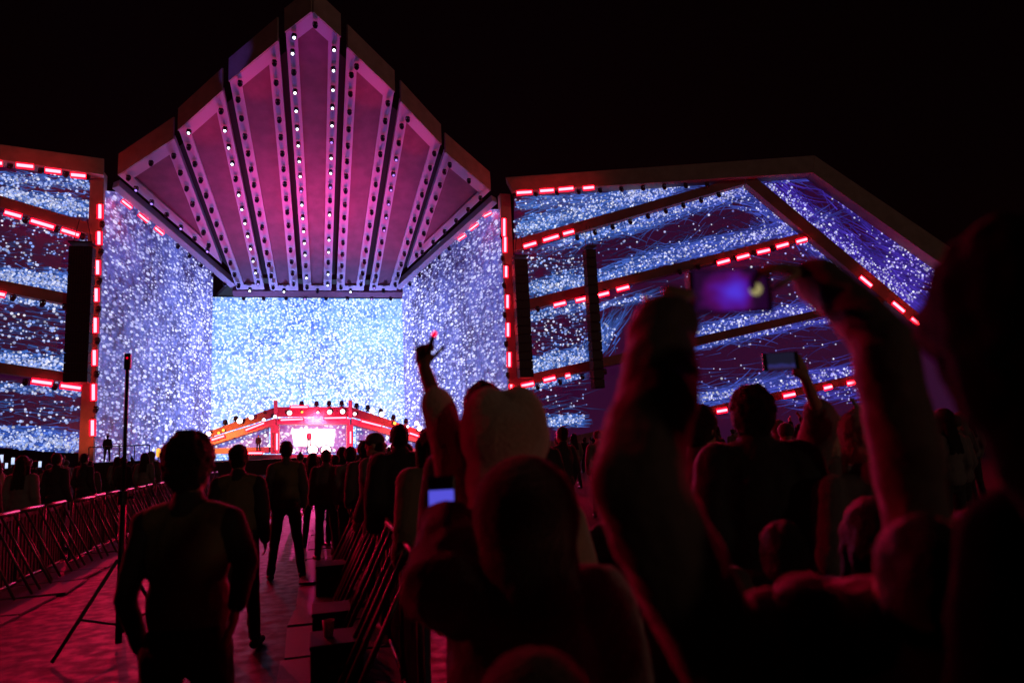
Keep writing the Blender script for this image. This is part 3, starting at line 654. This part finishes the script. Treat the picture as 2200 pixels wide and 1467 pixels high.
def person(label, J, skin='skin', jacket='dark_jacket', trousers='black_cloth', hair='short', hairmat='hair_dark', puff=.012, voxel=.012, group=None,
           hands=None, headturn=0, fold=.018, hood=None, sleeves=True, vest=None, fleece=False, extra=None, group_cat='person', bare=None, name='person', slim=None):
    slim = slim or {}
    k = J['k']; F, Rt, Z = J['F'], J['R'], J['Z']; L = J['base']; H = J['head']
    root = empty(name, L, label, group_cat, group)
    R0 = Matrix((Rt, F, Z)).transposed(); RH = R0 @ Matrix.Rotation(headturn, 3, 'Z'); HF = RH @ Vector((0, 1, 0)); HR = RH @ Vector((1, 0, 0))
    B = Blob()
    # head with brow, nose, lips, jaw, ears
    B.ell(H+Z*.015*k-HF*.008*k, (.076*k, .094*k, .103*k), RH); B.ell(H-Z*.06*k+HF*.03*k, (.054*k, .062*k, .058*k), RH)
    B.cap(H+HF*.088*k+Z*.018*k, H+HF*.108*k-Z*.028*k, .009*k, .014*k); B.ell(H+HF*.088*k-Z*.060*k, (.024*k, .010*k, .011*k), RH); B.ell(H+HF*.080*k-Z*.098*k, (.022*k, .016*k, .016*k), RH)
    B.ell(H+HF*.080*k+Z*.034*k, (.05*k, .013*k, .009*k), RH)
    for s in (-1, 1): B.ell(H+HR*s*.078*k-Z*.012*k, (.010*k, .020*k, .032*k), RH)
    B.cap(H-Z*.06*k-F*.012*k, J['neck']-Z*.03*k, .052*k, .06*k)
    B.ell(J['chest'], (.145*k, .095*k, .19*k), R0); B.ell(J['belly'], (.13*k, .09*k, .16*k), R0); B.ell(J['pelvis'], (.145*k, .10*k, .12*k), R0); B.cap(J['shL'], J['shR'], .052*k)
    for n in 'LR':
        B.cap(J['sh'+n], J['el'+n], .046*k, .036*k); B.cap(J['el'+n], J['wr'+n], .036*k, .025*k)
        B.cap(J['hip'+n], J['kn'+n], .078*k, .052*k); B.cap(J['kn'+n], J['an'+n], .052*k, .036*k); B.cap(J['an'+n]-Z*.03*k, J['toe'+n], .034*k, .028*k)
        hd = (hands or {}).get(n); d = (J['wr'+n]-J['el'+n]).normalized()
        if hd: hand(B, J['wr'+n], hd.get('d', d), hd['palm'], hd.get('curl', .5), hd.get('thumb', 1), hd.get('s', 1.0)*k)
        else: hand(B, J['wr'+n], d, Rt*(-1 if n == 'R' else 1), .35, 1 if n == 'R' else -1, k, max(.0088, voxel*.62))
    B.finish('body', MATS[skin], root, L, voxel, 2)
    for s in (-1, 1):
        e = Blob().ell(H+HF*.083*k+HR*s*.031*k+Z*.018*k, (.012*k,)*3, seg=10, rings=6); mb = e.m; local(mb, L).build('eye', MATS['eye_white'], root, smooth=True)
    # clothes
    p = puff*k; vx = max(voxel, .011)
    C = Blob(); C.ell(J['chest'], (.165*k+p, .115*k+p, .20*k+p), R0); C.ell(J['belly'], (.15*k+p, .112*k+p, .18*k), R0); C.ell(J['pelvis']+Z*.02*k, (.16*k+p, .12*k+p, .12*k), R0)
    C.cap(J['shL'].lerp(J['shR'], .2), J['shL'].lerp(J['shR'], .8), .062*k+p); [C.cap(J['neck']-Z*.03*k, J['sh'+n], .055*k+p*.6, .056*k+p*.6) for n in 'LR']; C.cap(J['neck']-Z*.04*k, J['neck']+Z*.015*k, .075*k+p*.6, .062*k+p*.5)
    for n in 'LR':
        short = bare and n in bare
        a, b, w = J['sh'+n], J['el'+n], J['wr'+n]
        if short: b2 = a.lerp(b, bare[n]) if bare[n] < 1 else b; C.cap(a, b2, .062*k+p, .055*k+p); 
        if short and bare[n] >= 1: C.cap(b, b.lerp(w, bare[n]-1), .052*k+p, .045*k+p)
        q_ = slim.get(n, 1)
        if not short: C.cap(a, b, (.062*k+p)*q_, (.053*k+p)*q_); C.cap(b, b.lerp(w, .95), (.052*k+p)*q_, (.040*k+p*.9)*q_)
    C.finish('jacket', MATS[jacket], root, L, vx, 2, fold, tex)
    if vest:
        V = Blob(); V.ell(J['chest'], (.172*k+p, .125*k+p, .205*k+p), R0); V.ell(J['belly'], (.165*k+p, .125*k+p, .20*k), R0); [V.cap(J['neck']-Z*.045*k, J['neck'].lerp(J['sh'+n], .75)-Z*.01*k, .064*k+p, .064*k+p) for n in 'LR']
        V.finish('vest', MATS[vest], root, L, vx, 2, fold*.7, tex)
    T = Blob(); T.ell(J['pelvis']-Z*.02*k, (.155*k, .115*k, .11*k), R0)
    for n in 'LR': T.cap(J['hip'+n], J['kn'+n], .088*k, .064*k); T.cap(J['kn'+n], J['an'+n]+Z*.02*k, .062*k, .052*k)
    T.finish('trousers', MATS[trousers], root, L, vx, 2, fold, tex)
    for n in 'LR': Sx = Blob(); Sx.cap(J['an'+n]-Z*.035*k-F*.02, J['toe'+n]+F*.03*k, .045*k, .038*k); Sx.finish('shoe', MATS['shoe'], root, L, vx, 1)
    if hair:
        Hh = Blob(); up = H+Z*.028*k-HF*.022*k
        face_clip = lambda c: (c-H).dot(HF) > .052*k and (c-H).z < .055*k
        if hair in ('short', 'curly', 'long'):
            e = .0 if hair == 'short' else .018
            Hh.ell(up, ((.084+e)*k, (.098+e)*k, (.098+e)*k), RH); Hh.ell(H-HF*.04*k-Z*.02*k, ((.074+e)*k, (.062+e)*k, (.075+e)*k), RH)
            if hair == 'long':
                for s in (-.04, 0, .04): Hh.cap(H-HF*.055*k+HR*s*k, J['chest']-F*.12*k+HR*s*1.8*k-Z*.02, .05*k, .03*k)
                for s in (-.082, .082): Hh.cap(H+HR*s*k+Z*.03*k, J['neck']+HR*s*1.25*k-F*.02*k-Z*.05*k, .034*k, .03*k)
            Hh.finish('hair', MATS[hairmat], root, L, max(.008, voxel*.8), 1, .03 if hair == 'curly' else .020, texh)
        elif hair == 'bun':
            Hh.ell(up, (.084*k, .098*k, .096*k), RH); Hh.ell(H+Z*.13*k-HF*.02*k, (.035*k,)*3); Hh.finish('hair', MATS[hairmat], root, L, .01, 1, .012, tex)
        elif hair == 'cap':
            Hh.ell(H+Z*.045*k, (.092*k, .105*k, .085*k), RH); Hh.finish('cap', MATS['dark_jacket'], root, L, .01, 1)
            Vz = Blob(); Vz.ell(H+HF*.13*k+Z*.045*k, (.065*k, .07*k, .009*k), RH); Vz.finish('cap_peak', MATS['dark_jacket'], root, L, .008, 1)
            H2 = Blob(); H2.ell(H-HF*.03*k-Z*.01*k, (.078*k, .072*k, .08*k), RH); H2.finish('hair', MATS[hairmat], root, L, .01, 1, .01, tex)
        elif hair == 'beanie':
            Hh.ell(H+Z*.04*k-HF*.012*k, (.098*k, .108*k, .10*k), RH); Hh.finish('beanie', MATS[hairmat], root, L, .01, 1, .012, texf)
    if hood:
        mt, hw, lobes = hood
        Hd = Blob(); Hd.ell(H+Z*.03*k-HF*.02*k, (hw, hw*1.02, hw*(.9 if lobes else 1.08)), RH); Hd.ell(H-Z*.10*k-HF*.02*k, (hw*.93, hw*.95, hw*.9), RH); Hd.cap(H-Z*.12*k-F*.04*k, J['neck']-F*.03*k-Z*.05*k, hw*.8, hw*.95)
        if lobes:
            for s in (-1, 1): Hd.ell(H+Z*(.03*k+hw*.16)+HR*s*hw*.33, (hw*.66, hw*.90, hw*1.0), RH)
        Hd.finish('hood', MATS[mt], root, L, .009, 14, .006 if fleece else .014, texf if fleece else tex, clip=lambda c: (c-H).dot(HF) > .075*k and abs((c-H).dot(HR)) < .07*k and abs((c-H).z) < .1*k)
    return root
mat('phone_body', (.02, .02, .02), .3, .3); 
def screen_mat(name, c1, c2, c3, st=1.0):
    m = bpy.data.materials.new(name); m.use_nodes = True; t = m.node_tree; b = t.nodes['Principled BSDF']; b.inputs['Base Color'].default_value = (.01, .01, .01, 1)
    tc = N(t, 'ShaderNodeTexCoord'); sp = N(t, 'ShaderNodeSeparateXYZ'); t.links.new(tc.outputs['Generated'], sp.inputs[0])
    n = N(t, 'ShaderNodeTexNoise'); n.inputs['Scale'].default_value = 3; t.links.new(tc.outputs['Generated'], n.inputs['Vector'])
    v = math_(t, 'ADD', sp.outputs[2], math_(t, 'MULTIPLY', math_(t, 'SUBTRACT', n.outputs[0], .5), .3))
    c = ramp(t, v, [(0.0, c1), (.25, c2), (.38, c3), (1.0, c3)])
    t.links.new(c, b.inputs['Emission Color']); b.inputs['Emission Strength'].default_value = st; MATS[name] = m
screen_mat('screen_stage', (.9, .25, .3), (.35, .10, .5), (.10, .09, .75), .9)
def blurred_screen(name):
    m = bpy.data.materials.new(name); m.use_nodes = True; t = m.node_tree; b = t.nodes['Principled BSDF']; b.inputs['Base Color'].default_value = (.01, .01, .01, 1)
    tc = N(t, 'ShaderNodeTexCoord'); n = N(t, 'ShaderNodeTexNoise'); n.inputs['Scale'].default_value = 2.2; t.links.new(tc.outputs['Generated'], n.inputs['Vector'])
    mp = N(t, 'ShaderNodeMapping'); mp.inputs['Location'].default_value = (-.5, -.5, -.45); t.links.new(tc.outputs['Generated'], mp.inputs[0])
    vl = N(t, 'ShaderNodeVectorMath', operation='LENGTH'); t.links.new(mp.outputs[0], vl.inputs[0])
    v = math_(t, 'ADD', vl.outputs['Value'], math_(t, 'MULTIPLY', math_(t, 'SUBTRACT', n.outputs[0], .5), .55))
    c = ramp(t, v, [(0.05, (.10, .04, .85)), (.28, (.10, .01, .42)), (.45, (.09, .003, .13)), (.6, (.02, .002, .03))])
    t.links.new(c, b.inputs['Emission Color']); b.inputs['Emission Strength'].default_value = .8; MATS[name] = m
blurred_screen('screen_purple')
screen_mat('screen_dim', (.03, .01, .02), (.03, .03, .18), (.01, .01, .03), .8)
screen_mat('screen_white', (.4, .5, .8), (.5, .6, .9), (.6, .7, 1), 1.2)
def phone(c, across, up, label, scr, L=.155, Wd=.075, T=.009, group=None, lit=1.0, flashdot=None):
    """c centre; across = direction of the short edge; up = direction of the long edge; screen faces the viewer side (normal = across x up)"""
    c = Vector(c); u = Vector(up).normalized(); a = Vector(across); a = (a-u*a.dot(u)).normalized(); n = a.cross(u)
    if n.dot(CAMP-c) < 0: n = -n
    r = empty('phone', c, label, 'phone', group); Rm = Matrix((a, n, u)).transposed()
    m = MB(); m.box((0, 0, 0), (Wd, T, L), Rm); m.build('case', MATS['phone_body'], r, bevel=.003)
    m = MB(); m.box(n*(T/2+.0006), (Wd*.92, .001, L*lit), Rm); m.build('screen', MATS[scr], r)
    if flashdot:
        m = MB(); m.lathe(u*flashdot[0]+a*flashdot[1]+n*(T/2+.002), n, [(.0115, 0), (.0115, .003), (0, .004)], 16); m.build('shutter_button', MATS['button_glow'], r)
    return r
mat('button_glow', (.5, .5, .3), .4, emit=(.42, .37, .15), es=.75)

# ---- security staff in the aisle
J = skeleton(atD(410, 998, 2.75), face=.25, arms=dict(elR=atD(528, 1205, 2.70), wrR=atD(508, 1300, 2.62)))
person('burly security guard in brown vest over black sleeves, nearest in the aisle, back turned', J, 'skin_deep', 'black_cloth', 'black_cloth', 'curly', puff=.0, vest='vest_cloth', headturn=-.1, slim={'L': .85, 'R': .9})
J = skeleton(atD(513, 984, 6.0), face=.1)
person('security guard in dark vest standing second in the aisle, close behind the nearest guard', J, 'skin_deep', 'black_cloth', 'black_cloth', 'short', puff=.008, vest='vest_cloth')
J = skeleton(atD(615, 967, 9.1), face=-.05, legs_apart=.16)
person('security guard with legs apart, third along the aisle, red light on the shoulders', J, 'skin', 'dark_jacket', 'black_cloth', 'short', puff=.008, vest='vest_cloth')
J = skeleton(atD(672, 988, 12.0), face=.1)
person('long haired staff member in dark clothes, farthest of the guards in the aisle', J, 'skin', 'dark_jacket', 'black_cloth', 'long', puff=.015)
# ---- audience along the right barrier
J = skeleton(atD(857, 942, 6.3), face=-.1)
person('broad man with short dark hair in black jacket behind the right barrier', J, 'skin', 'black_cloth', 'denim', 'short', puff=.05)
J = skeleton(atD(806, 955, 7.4), face=-.9)
person('person in peaked cap looking left, beside the broad man at the barrier', J, 'skin', 'grey_cloth', 'denim', 'cap', puff=.03, headturn=.3)
J = skeleton(atD(925, 960, 4.7), face=-.35, lean=.05)
person('long haired person in olive jacket leaning towards the right barrier', J, 'skin', 'olive_jacket', 'denim', 'long', puff=.04)
J = skeleton(atD(752, 978, 10.5), face=-.2)
person('person with curly hair in the row beyond the peaked cap', J, 'skin', 'grey_cloth', 'denim', 'curly', puff=.02)
J = skeleton(atD(720, 990, 12.0), face=-.2)
person('slim short haired person in pink top far along the right barrier', J, 'skin', 'pink_cloth', 'denim', 'short', puff=.01)
for px, py, D, lab, jk, hr in ((700, 982, 10.6, 'short haired person leaning in over the right barrier beside the farthest staff member', 'dark_jacket', 'short'), (735, 974, 13.5, 'long haired person at the right barrier, far down the aisle', 'grey_cloth', 'long'),
                           (783, 968, 9.4, 'dark curly haired person at the barrier just beyond the peaked cap', 'dark_jacket', 'curly'), (645, 984, 15.5, 'distant staff member with a bun in the middle of the aisle', 'dark_jacket', 'bun')):
    J = skeleton(atD(px, py, D), face=-.15, lean=.04); person(lab, J, 'skin', jk, 'denim', hr, puff=.025)
# ---- cream bear hood with raised arm
Hc = atD(1085, 962, 2.15)
el = atD(955, 925, 2.2); sh = atD(1000, 1080, 2.2); wr = atD(915, 800, 2.25)
J = skeleton(Hc, face=.15, arms=dict(shL=sh, elL=atD(958, 925, 2.25), wrL=atD(912, 792, 2.35)))
person('person in lobed cream fleece hood, left arm raised holding a tiny red light', J, 'skin_deep', 'cream_fleece', 'denim', None, puff=.012, voxel=.0075,
       hood=('cream_fleece', .142, True), fleece=True, fold=.02, bare={'L': 1.45}, hands={'L': dict(palm=(.6, 1, .2), curl=1.35, thumb=-1, s=.85, d=(-.05, .1, 1))})
r = empty('lighter', atD(925, 738, 2.33), 'tiny dark lighter with red glowing tip held up in the raised hand', 'lighter')
a0 = atD(918, 760, 2.33); a1 = atD(931, 722, 2.33); a2 = atD(936, 712, 2.33); l0 = r.location
m = MB(); m.tube(a0-l0, a1-l0, .008, seg=10); m.build('barrel', MATS['black_paint'], r, smooth=True)
m = MB(); m.tube(a1-l0, a2-l0, .009, .006, seg=10); m.build('tip', MATS['diffuser_glow'], r, smooth=True)
# ---- black fleece hood in front
J = skeleton(atD(1128, 1128, 1.62), face=.05, arms=dict(shL=atD(1035, 1290, 1.6), elL=atD(945, 1265, 1.62), wrL=atD(965, 1130, 1.85)))
person('person in round black fleece hood, elbow bent, holding a phone at chest height', J, 'skin', 'brown_fleece', 'denim', None, puff=.055, voxel=.0075,
       hood=('black_fleece', .128, False), fleece=True, fold=.03, hands={'L': dict(palm=(.6, 1, 0), curl=.9, thumb=-1, s=.95)})
phone(atD(949, 1082, 1.98), atD(976, 1080, 1.98)-atD(922, 1082, 1.98), (.02, .1, 1), 'upright phone showing a blue picture of the stage, held low left of the black hood', 'screen_stage', L=.155, Wd=.078, lit=.5)
# ---- low head at the bottom edge
J = skeleton(atD(1150, 1570, 1.12), face=.1)
person('short person in dark hood cut off by the bottom edge below the black fleece hood', J, 'skin', 'black_fleece', 'denim', None, puff=.02, hood=('black_fleece', .105, False), fleece=True)
# ---- head behind the cream hood
J = skeleton(atD(1038, 885, 3.0), face=.05)
person('dark haired person mostly hidden behind the cream hood', J, 'skin', 'black_cloth', 'denim', 'short', puff=.02)
# ---- photographer with both arms up
shL, shR = atD(1545, 1400, 1.05), atD(2015, 1330, 1.10)
J = skeleton(atD(1735, 1370, 1.06), face=.35, arms=dict(shL=shL, elL=atD(1372, 1040, .98), wrL=atD(1432, 690, 1.22), shR=shR, elR=atD(1900, 735, 1.12), wrR=atD(1745, 588, 1.28)))
ph_c = atD(1568, 625, 1.30); ph_u = (atD(1660, 622, 1.30)-atD(1478, 628, 1.30))
person('person in dark puffy coat filming with both arms raised high around a sideways phone', J, 'skin', 'coat_cloth', 'denim', 'short', puff=.037, voxel=.0075, fold=.03, slim={'R': .70},
       hands={'L': dict(palm=(.5, .5, .3), d=atD(1470, 590, 1.28)-atD(1432, 690, 1.22), curl=.8, thumb=1), 'R': dict(palm=(-.4, .5, -.6), d=atD(1650, 575, 1.29)-atD(1735, 590, 1.28), curl=.7, thumb=1)})
phone(ph_c, (0, 0, 1), ph_u, 'black phone held sideways high up, blurred purple picture of the stage on it', 'screen_purple', L=.158, Wd=.084, lit=.86, flashdot=(.046, 0))
# ---- tall long haired person at the right edge
Hq = atD(2225, 740, .80); J = skeleton(Hq, face=.95, base=(Hq.x+.10, Hq.y-.10, 0))
person('tall person with long black hair filling the right edge, very near the camera', J, 'skin_deep', 'sleek_black', 'sleek_black', 'long', hairmat='hair_black', puff=.01, voxel=.010)
J = skeleton(atD(1995, 1262, 1.0), face=.75)
person('short dark haired person in front of the tall long haired one, reddish shoulder', J, 'skin', 'pink_cloth', 'denim', 'short', puff=.01)
# ---- near spectators low in the dark between the raised arms and the right edge
for px, py, D, fc, lab, jk, hr in ((1490, 1150, 2.5, .4, 'low dark spectator just right of the big raised sleeve, short hair', 'dark_jacket', 'short'),
                            (1300, 1180, 2.6, .2, 'dark long haired spectator between the black fleece hood and the raised sleeve', 'black_cloth', 'long'),
                            (1690, 1195, 2.1, .6, 'dark spectator with curly hair low in front of the man with thick hair', 'dark_jacket', 'curly'),
                            (1880, 1150, 2.0, .7, 'dark spectator with long hair below the round cream hat', 'dark_jacket', 'long'),
                            (2110, 1180, 1.8, .9, 'dark hooded spectator near the right edge behind the tall person', 'black_cloth', 'beanie')):
    J = skeleton(atD(px, py, D), face=fc); person(lab, J, 'skin_deep', jk, 'black_cloth', hr, puff=.02)
# ---- right hand crowd in the middle distance
J = skeleton(atD(1617, 893, 3.2), face=.5)
person('man with thick dark hair and black jacket seen from behind, right of the raised sleeve', J, 'skin', 'black_cloth', 'denim', 'curly', puff=.05)
J = skeleton(atD(1505, 920, 3.9), face=1.3)
person('curly haired woman in profile looking right, between the raised sleeve and the dark haired man', J, 'skin', 'dark_jacket', 'denim', 'curly', puff=.02)
def hat_person(px, py, D, label, ears, jk, face=.1, arms=None, bare=None, hands=None):
    J = skeleton(atD(px, py, D), face=face, arms=arms)
    r = person(label, J, 'skin', jk, 'denim', None, puff=.03, bare=bare, hands=hands)
    k = J['k']; H = J['head']; Z = J['Z']; Rt = J['R']
    B = Blob(); B.ell(H+Z*.045*k, (.108*k, .112*k, .112*k)); B.ell(H-Z*.03*k, (.100*k, .106*k, .08*k))
    if ears:
        for s in (-1, 1): B.cap(H+Z*.13*k, H+Z*.20*k+Rt*s*.035*k, .013*k, .010*k)
    for s in (-1,): B.cap(H-Z*.05*k+Rt*s*.095*k, H-Z*.22*k+Rt*s*.10*k, .016*k, .012*k)
    B.finish('knit_hat', MATS['cream_knit'], r, J['base'], .009, 2, .010, texf, clip=lambda c: (c-H).dot(J['F']) > .06*k and (c-H).z < .03*k)
    return J
hat_person(1857, 950, 2.95, 'person in round cream knitted hat with two ear tufts, back turned', True, 'grey_cloth', .35)
hat_person(1778, 945, 3.5, 'person in cream knitted hat half hidden, one arm up with a phone', False, 'grey_cloth', .2,
           arms=dict(elL=atD(1765, 905, 3.2), wrL=atD(1730, 812, 3.0)), bare={'L': 1.2}, hands={'L': dict(palm=(.5, 1, 0), curl=.7, thumb=1, s=.95, d=atD(1712, 780, 2.98)-atD(1730, 812, 3.0))})
phone(atD(1677, 776, 2.95), (0, 0, 1), atD(1716, 774, 2.95)-atD(1638, 780, 2.95), 'small sideways phone with dim blue screen above the dark haired man', 'screen_dim', L=.155, Wd=.076, lit=.75)
# ---- packed crowd: individuals copied from eight prototypes
protos = []
def proto(i, **kw):
    arms = kw.pop('arms', None); J = skeleton((0, 0, 1.62), face=0, arms=arms); r = person('', J, voxel=.017, name='person', **kw); protos.append(r); return r
proto(0, jacket='black_cloth', hair='short'); proto(1, jacket='grey_cloth', hair='long', puff=.02); proto(2, jacket='dark_jacket', hair='curly', puff=.03)
proto(3, jacket='olive_jacket', hair='cap', puff=.02); proto(4, jacket='pink_cloth', hair='bun'); proto(5, jacket='dark_jacket', hair=None, hood=('grey_cloth', .12, False), puff=.03)
proto(6, jacket='black_cloth', hair='short', arms=dict(elR=(.24, .15, 1.55), wrR=(.17, .22, 1.80), elL=(-.24, .15, 1.5), wrL=(-.16, .24, 1.72)))
proto(7, jacket='grey_cloth', hair='beanie', hairmat='dark_jacket', puff=.03)
kinds = ['short haired spectator in black jacket', 'long haired spectator in grey jacket', 'curly haired spectator in dark jacket', 'spectator in peaked cap and olive jacket', 'spectator with hair bun and pink jacket', 'spectator in grey hood and dark jacket', 'spectator in black jacket with both arms raised', 'spectator in dark beanie and grey jacket']
used = set(); placed = []
def put(x, y, side, where, force=None, h=None):
    i = force if force is not None else random.choice((0, 0, 1, 1, 2, 2, 3, 4, 5, 6, 7, 7))
    if i in used: o = copy_tree(protos[i])
    else: o = protos[i]; used.add(i)
    s = h or random.uniform(.93, 1.05); o.location = (x, y, 0); o.scale = (s, s, s); o.rotation_euler = (0, 0, math.atan2(x, 62-y)*.6 + random.gauss(0, .22))
    placed.append((x, y)); z_ = 'front of ' if y < 15 else 'middle of ' if y < 25 else 'far part of '; tag(o, kinds[i] + ', ' + z_ + where, 'person', kinds[i].replace('spectator', 'spectators') + ', ' + z_ + where); return o
def fill(n, x0, x1, y0, y1, side, where, sep=.55):
    c = 0; tries = 0
    while c < n and tries < 9000:
        tries += 1; u = random.random()**1.5; y = y0+(y1-y0)*u; lo, hi = x0(y), x1(y); x = random.uniform(lo, hi)
        if all((x-a)**2+(y-b)**2 > sep**2 for a, b in placed): put(x, y, side, where); c += 1
fill(108, lambda y: max(-.55*y-3, -26), lambda y: -4.3, 8.5, 32, 'left', 'the left hand crowd')
fill(48, lambda y: .95+.02*y, lambda y: 1.2+.26*y, 9, 34, 'right', 'the right barrier rows')
fill(98, lambda y: 1.5+.30*y, lambda y: min(1.05*y+1, 34), 6.5, 34, 'right', 'the right hand crowd')
# glowing phones held up in the left crowd
for k, (x, y) in enumerate(((3, 985), (28, 990), (86, 997), (14, 1000), (45, 995))):
    phone(atD(x, y, 14+k*2), (1, 0, 0), (0, 0, 1), ('phone glowing white at the far left edge of the crowd', 'phone with tall white glow in the left crowd', 'phone glowing small and white right of the others in the left crowd', 'dim phone low in the left crowd at the edge', 'dim phone between the two brightest in the left crowd')[k], 'screen_white')
# ================================================================== TRIPOD STAND, CASES, RISER
b0 = Vector((-1.66, 7.0, 0)); st = empty('tripod_stand', b0, 'tall thin black tripod stand in the aisle with a small red lamp on top', 'stand')
m = MB(); m.tube((0, 0, .05), (0, 0, 1.3), .028, seg=10); m.tube((0, 0, 1.3), (0, 0, 2.45), .017, seg=10); m.build('pole', MATS['black_metal'], st, smooth=True)
m = MB(); m.tube((0, 0, 1.22), (0, 0, 1.34), .042, seg=12); m.tube((.03, 0, 1.28), (.09, 0, 1.28), .012); m.build('clamp', MATS['black_metal'], st)
for a in (100, 220, 340):
    d = Vector((math.cos(math.radians(a)), math.sin(math.radians(a)), 0)); m = MB(); m.tube(d*.03+Vector((0, 0, .75)), d*.52+Vector((0, 0, .03)), .016); m.tube((0, 0, .2), d*.33+Vector((0, 0, .32)), .011); m.build('leg', MATS['black_metal'], st)
m = MB(); m.box((0, 0, 2.50), (.055, .05, .15)); m.build('lamp_head', MATS['black_metal'], st, bevel=.01)
m = MB(); m.lathe((0, -.026, 2.53), (0, -1, 0), [(.008, 0), (.006, .005), (0, .006)], 12); m.build('lamp', MATS['diffuser_glow'], st)
for k, (px, py, lab, sx) in enumerate(((712, 1212, 'flat black case with bluish lid beside the right barrier, farthest of three', .34), (712, 1308, 'black case beside the right barrier, middle of three', .30), (722, 1372, 'black case with white cup on it beside the right barrier, nearest of three', .34))):
    c = atZ(px, py, .32); r = empty('equipment_case', (c.x, c.y, 0), lab, 'case')
    m = MB(); m.box((0, 0, .16), (sx, .40, .30)); m.build('box', MATS['black_paint'], r, bevel=.012)
    m = MB(); m.box((0, 0, .325), (sx+.01, .41, .03)); m.build('lid', MATS['black_paint'], r, bevel=.006)
    m = MB(); m.box((0, -.207, .2), (.12, .012, .03)); m.build('handle', MATS['galvanised'], r)
    if k == 2:
        cp = empty('cup', (c.x-.05, c.y, .341), 'white paper cup on the nearest case', 'cup'); m = MB(); m.lathe((0, 0, 0), (0, 0, 1), [(0, .002), (.03, .002), (.042, .11), (.039, .11), (.028, .01), (0, .01)], 16); m.build('paper_wall', mat('paper', (.7, .65, .65), .6), cp, smooth=True)
# light platform with operators between the left crowd and the portal
c = atD(268, 972, 42); r = empty('camera_platform', (c.x, c.y, 0), 'dark raised platform with rails in front of the left portal wall', 'platform')
m = MB(); m.box((0, 0, .8), (3.2, 2.4, 1.6)); m.build('deck', MATS['black_paint'], r)
m = MB()
for x in (-1.6, -.8, 0, .8, 1.6): m.tube((x, -1.2, 1.6), (x, -1.2, 2.5), .03)
m.tube((-1.6, -1.2, 2.5), (1.6, -1.2, 2.5), .03); m.build('rail', MATS['galvanised'], r)
for k, dx in enumerate((-1.0, .2)):
    J = skeleton((c.x+dx, c.y+.2, 1.6+1.60), base=None); 
o = copy_tree(protos[0]); o.location = (c.x-1.0, c.y+.2, 1.6); tag(o, 'operator in black standing on the dark platform', 'person')
for k, dx in enumerate((1.9, 2.3)):
    q = empty('lantern', (c.x+dx, c.y-.2, 0), ('bright amber lantern on a post right of the platform', 'dimmer amber lantern on a post furthest right of the platform')[k], 'lamp')
    m = MB(); m.tube((0, 0, 0), (0, 0, 1.75), .03); m.build('post', MATS['black_metal'], q)
    m = MB(); m.lathe((0, 0, 1.75), (0, 0, 1), [(0, 0), (.10, .02), (.13, .12), (.13, .42), (.10, .52), (0, .54)], 12); m.build('glass', MATS['amber_glow' if k == 0 else 'amber_dim'] if False else mat('amber_%s' % ('lamp' if k == 0 else 'dim'), (.5, .3, .1), .4, emit=(1, .36, .05), es=2 if k == 0 else .35), q, smooth=True)
# performers
def performer(px, py, Y, label, i=0):
    p = atY(px, py, Y); o = copy_tree(protos[i]); o.location = (p.x, p.y, p.z); o.rotation_euler = (0, 0, math.pi); tag(o, label, 'person')
performer(664, 961, 71.5, 'performer in pale clothes in front of the glaring screen under the bridge', 4)
performer(555, 971, 70.2, 'performer silhouetted on the low shelf under left arm of the bridge', 0)

# ================================================================== HAZE over the whole arena
hz = MB(); hz.box((10, 40, 24), (340, 170, 50)); ho = hz.build('haze', None or bpy.data.materials.new('haze_air')); ho.data.materials.clear()
hm = bpy.data.materials.new('haze_air2'); hm.use_nodes = True; t = hm.node_tree; t.nodes.clear(); out = t.nodes.new('ShaderNodeOutputMaterial'); pv = t.nodes.new('ShaderNodeVolumePrincipled')
pv.inputs['Color'].default_value = (.8, .75, .8, 1); pv.inputs['Density'].default_value = .00016; pv.inputs['Anisotropy'].default_value = 0
t.links.new(pv.outputs[0], out.inputs['Volume']); ho.data.materials.append(hm); tag(ho, kind='stuff')
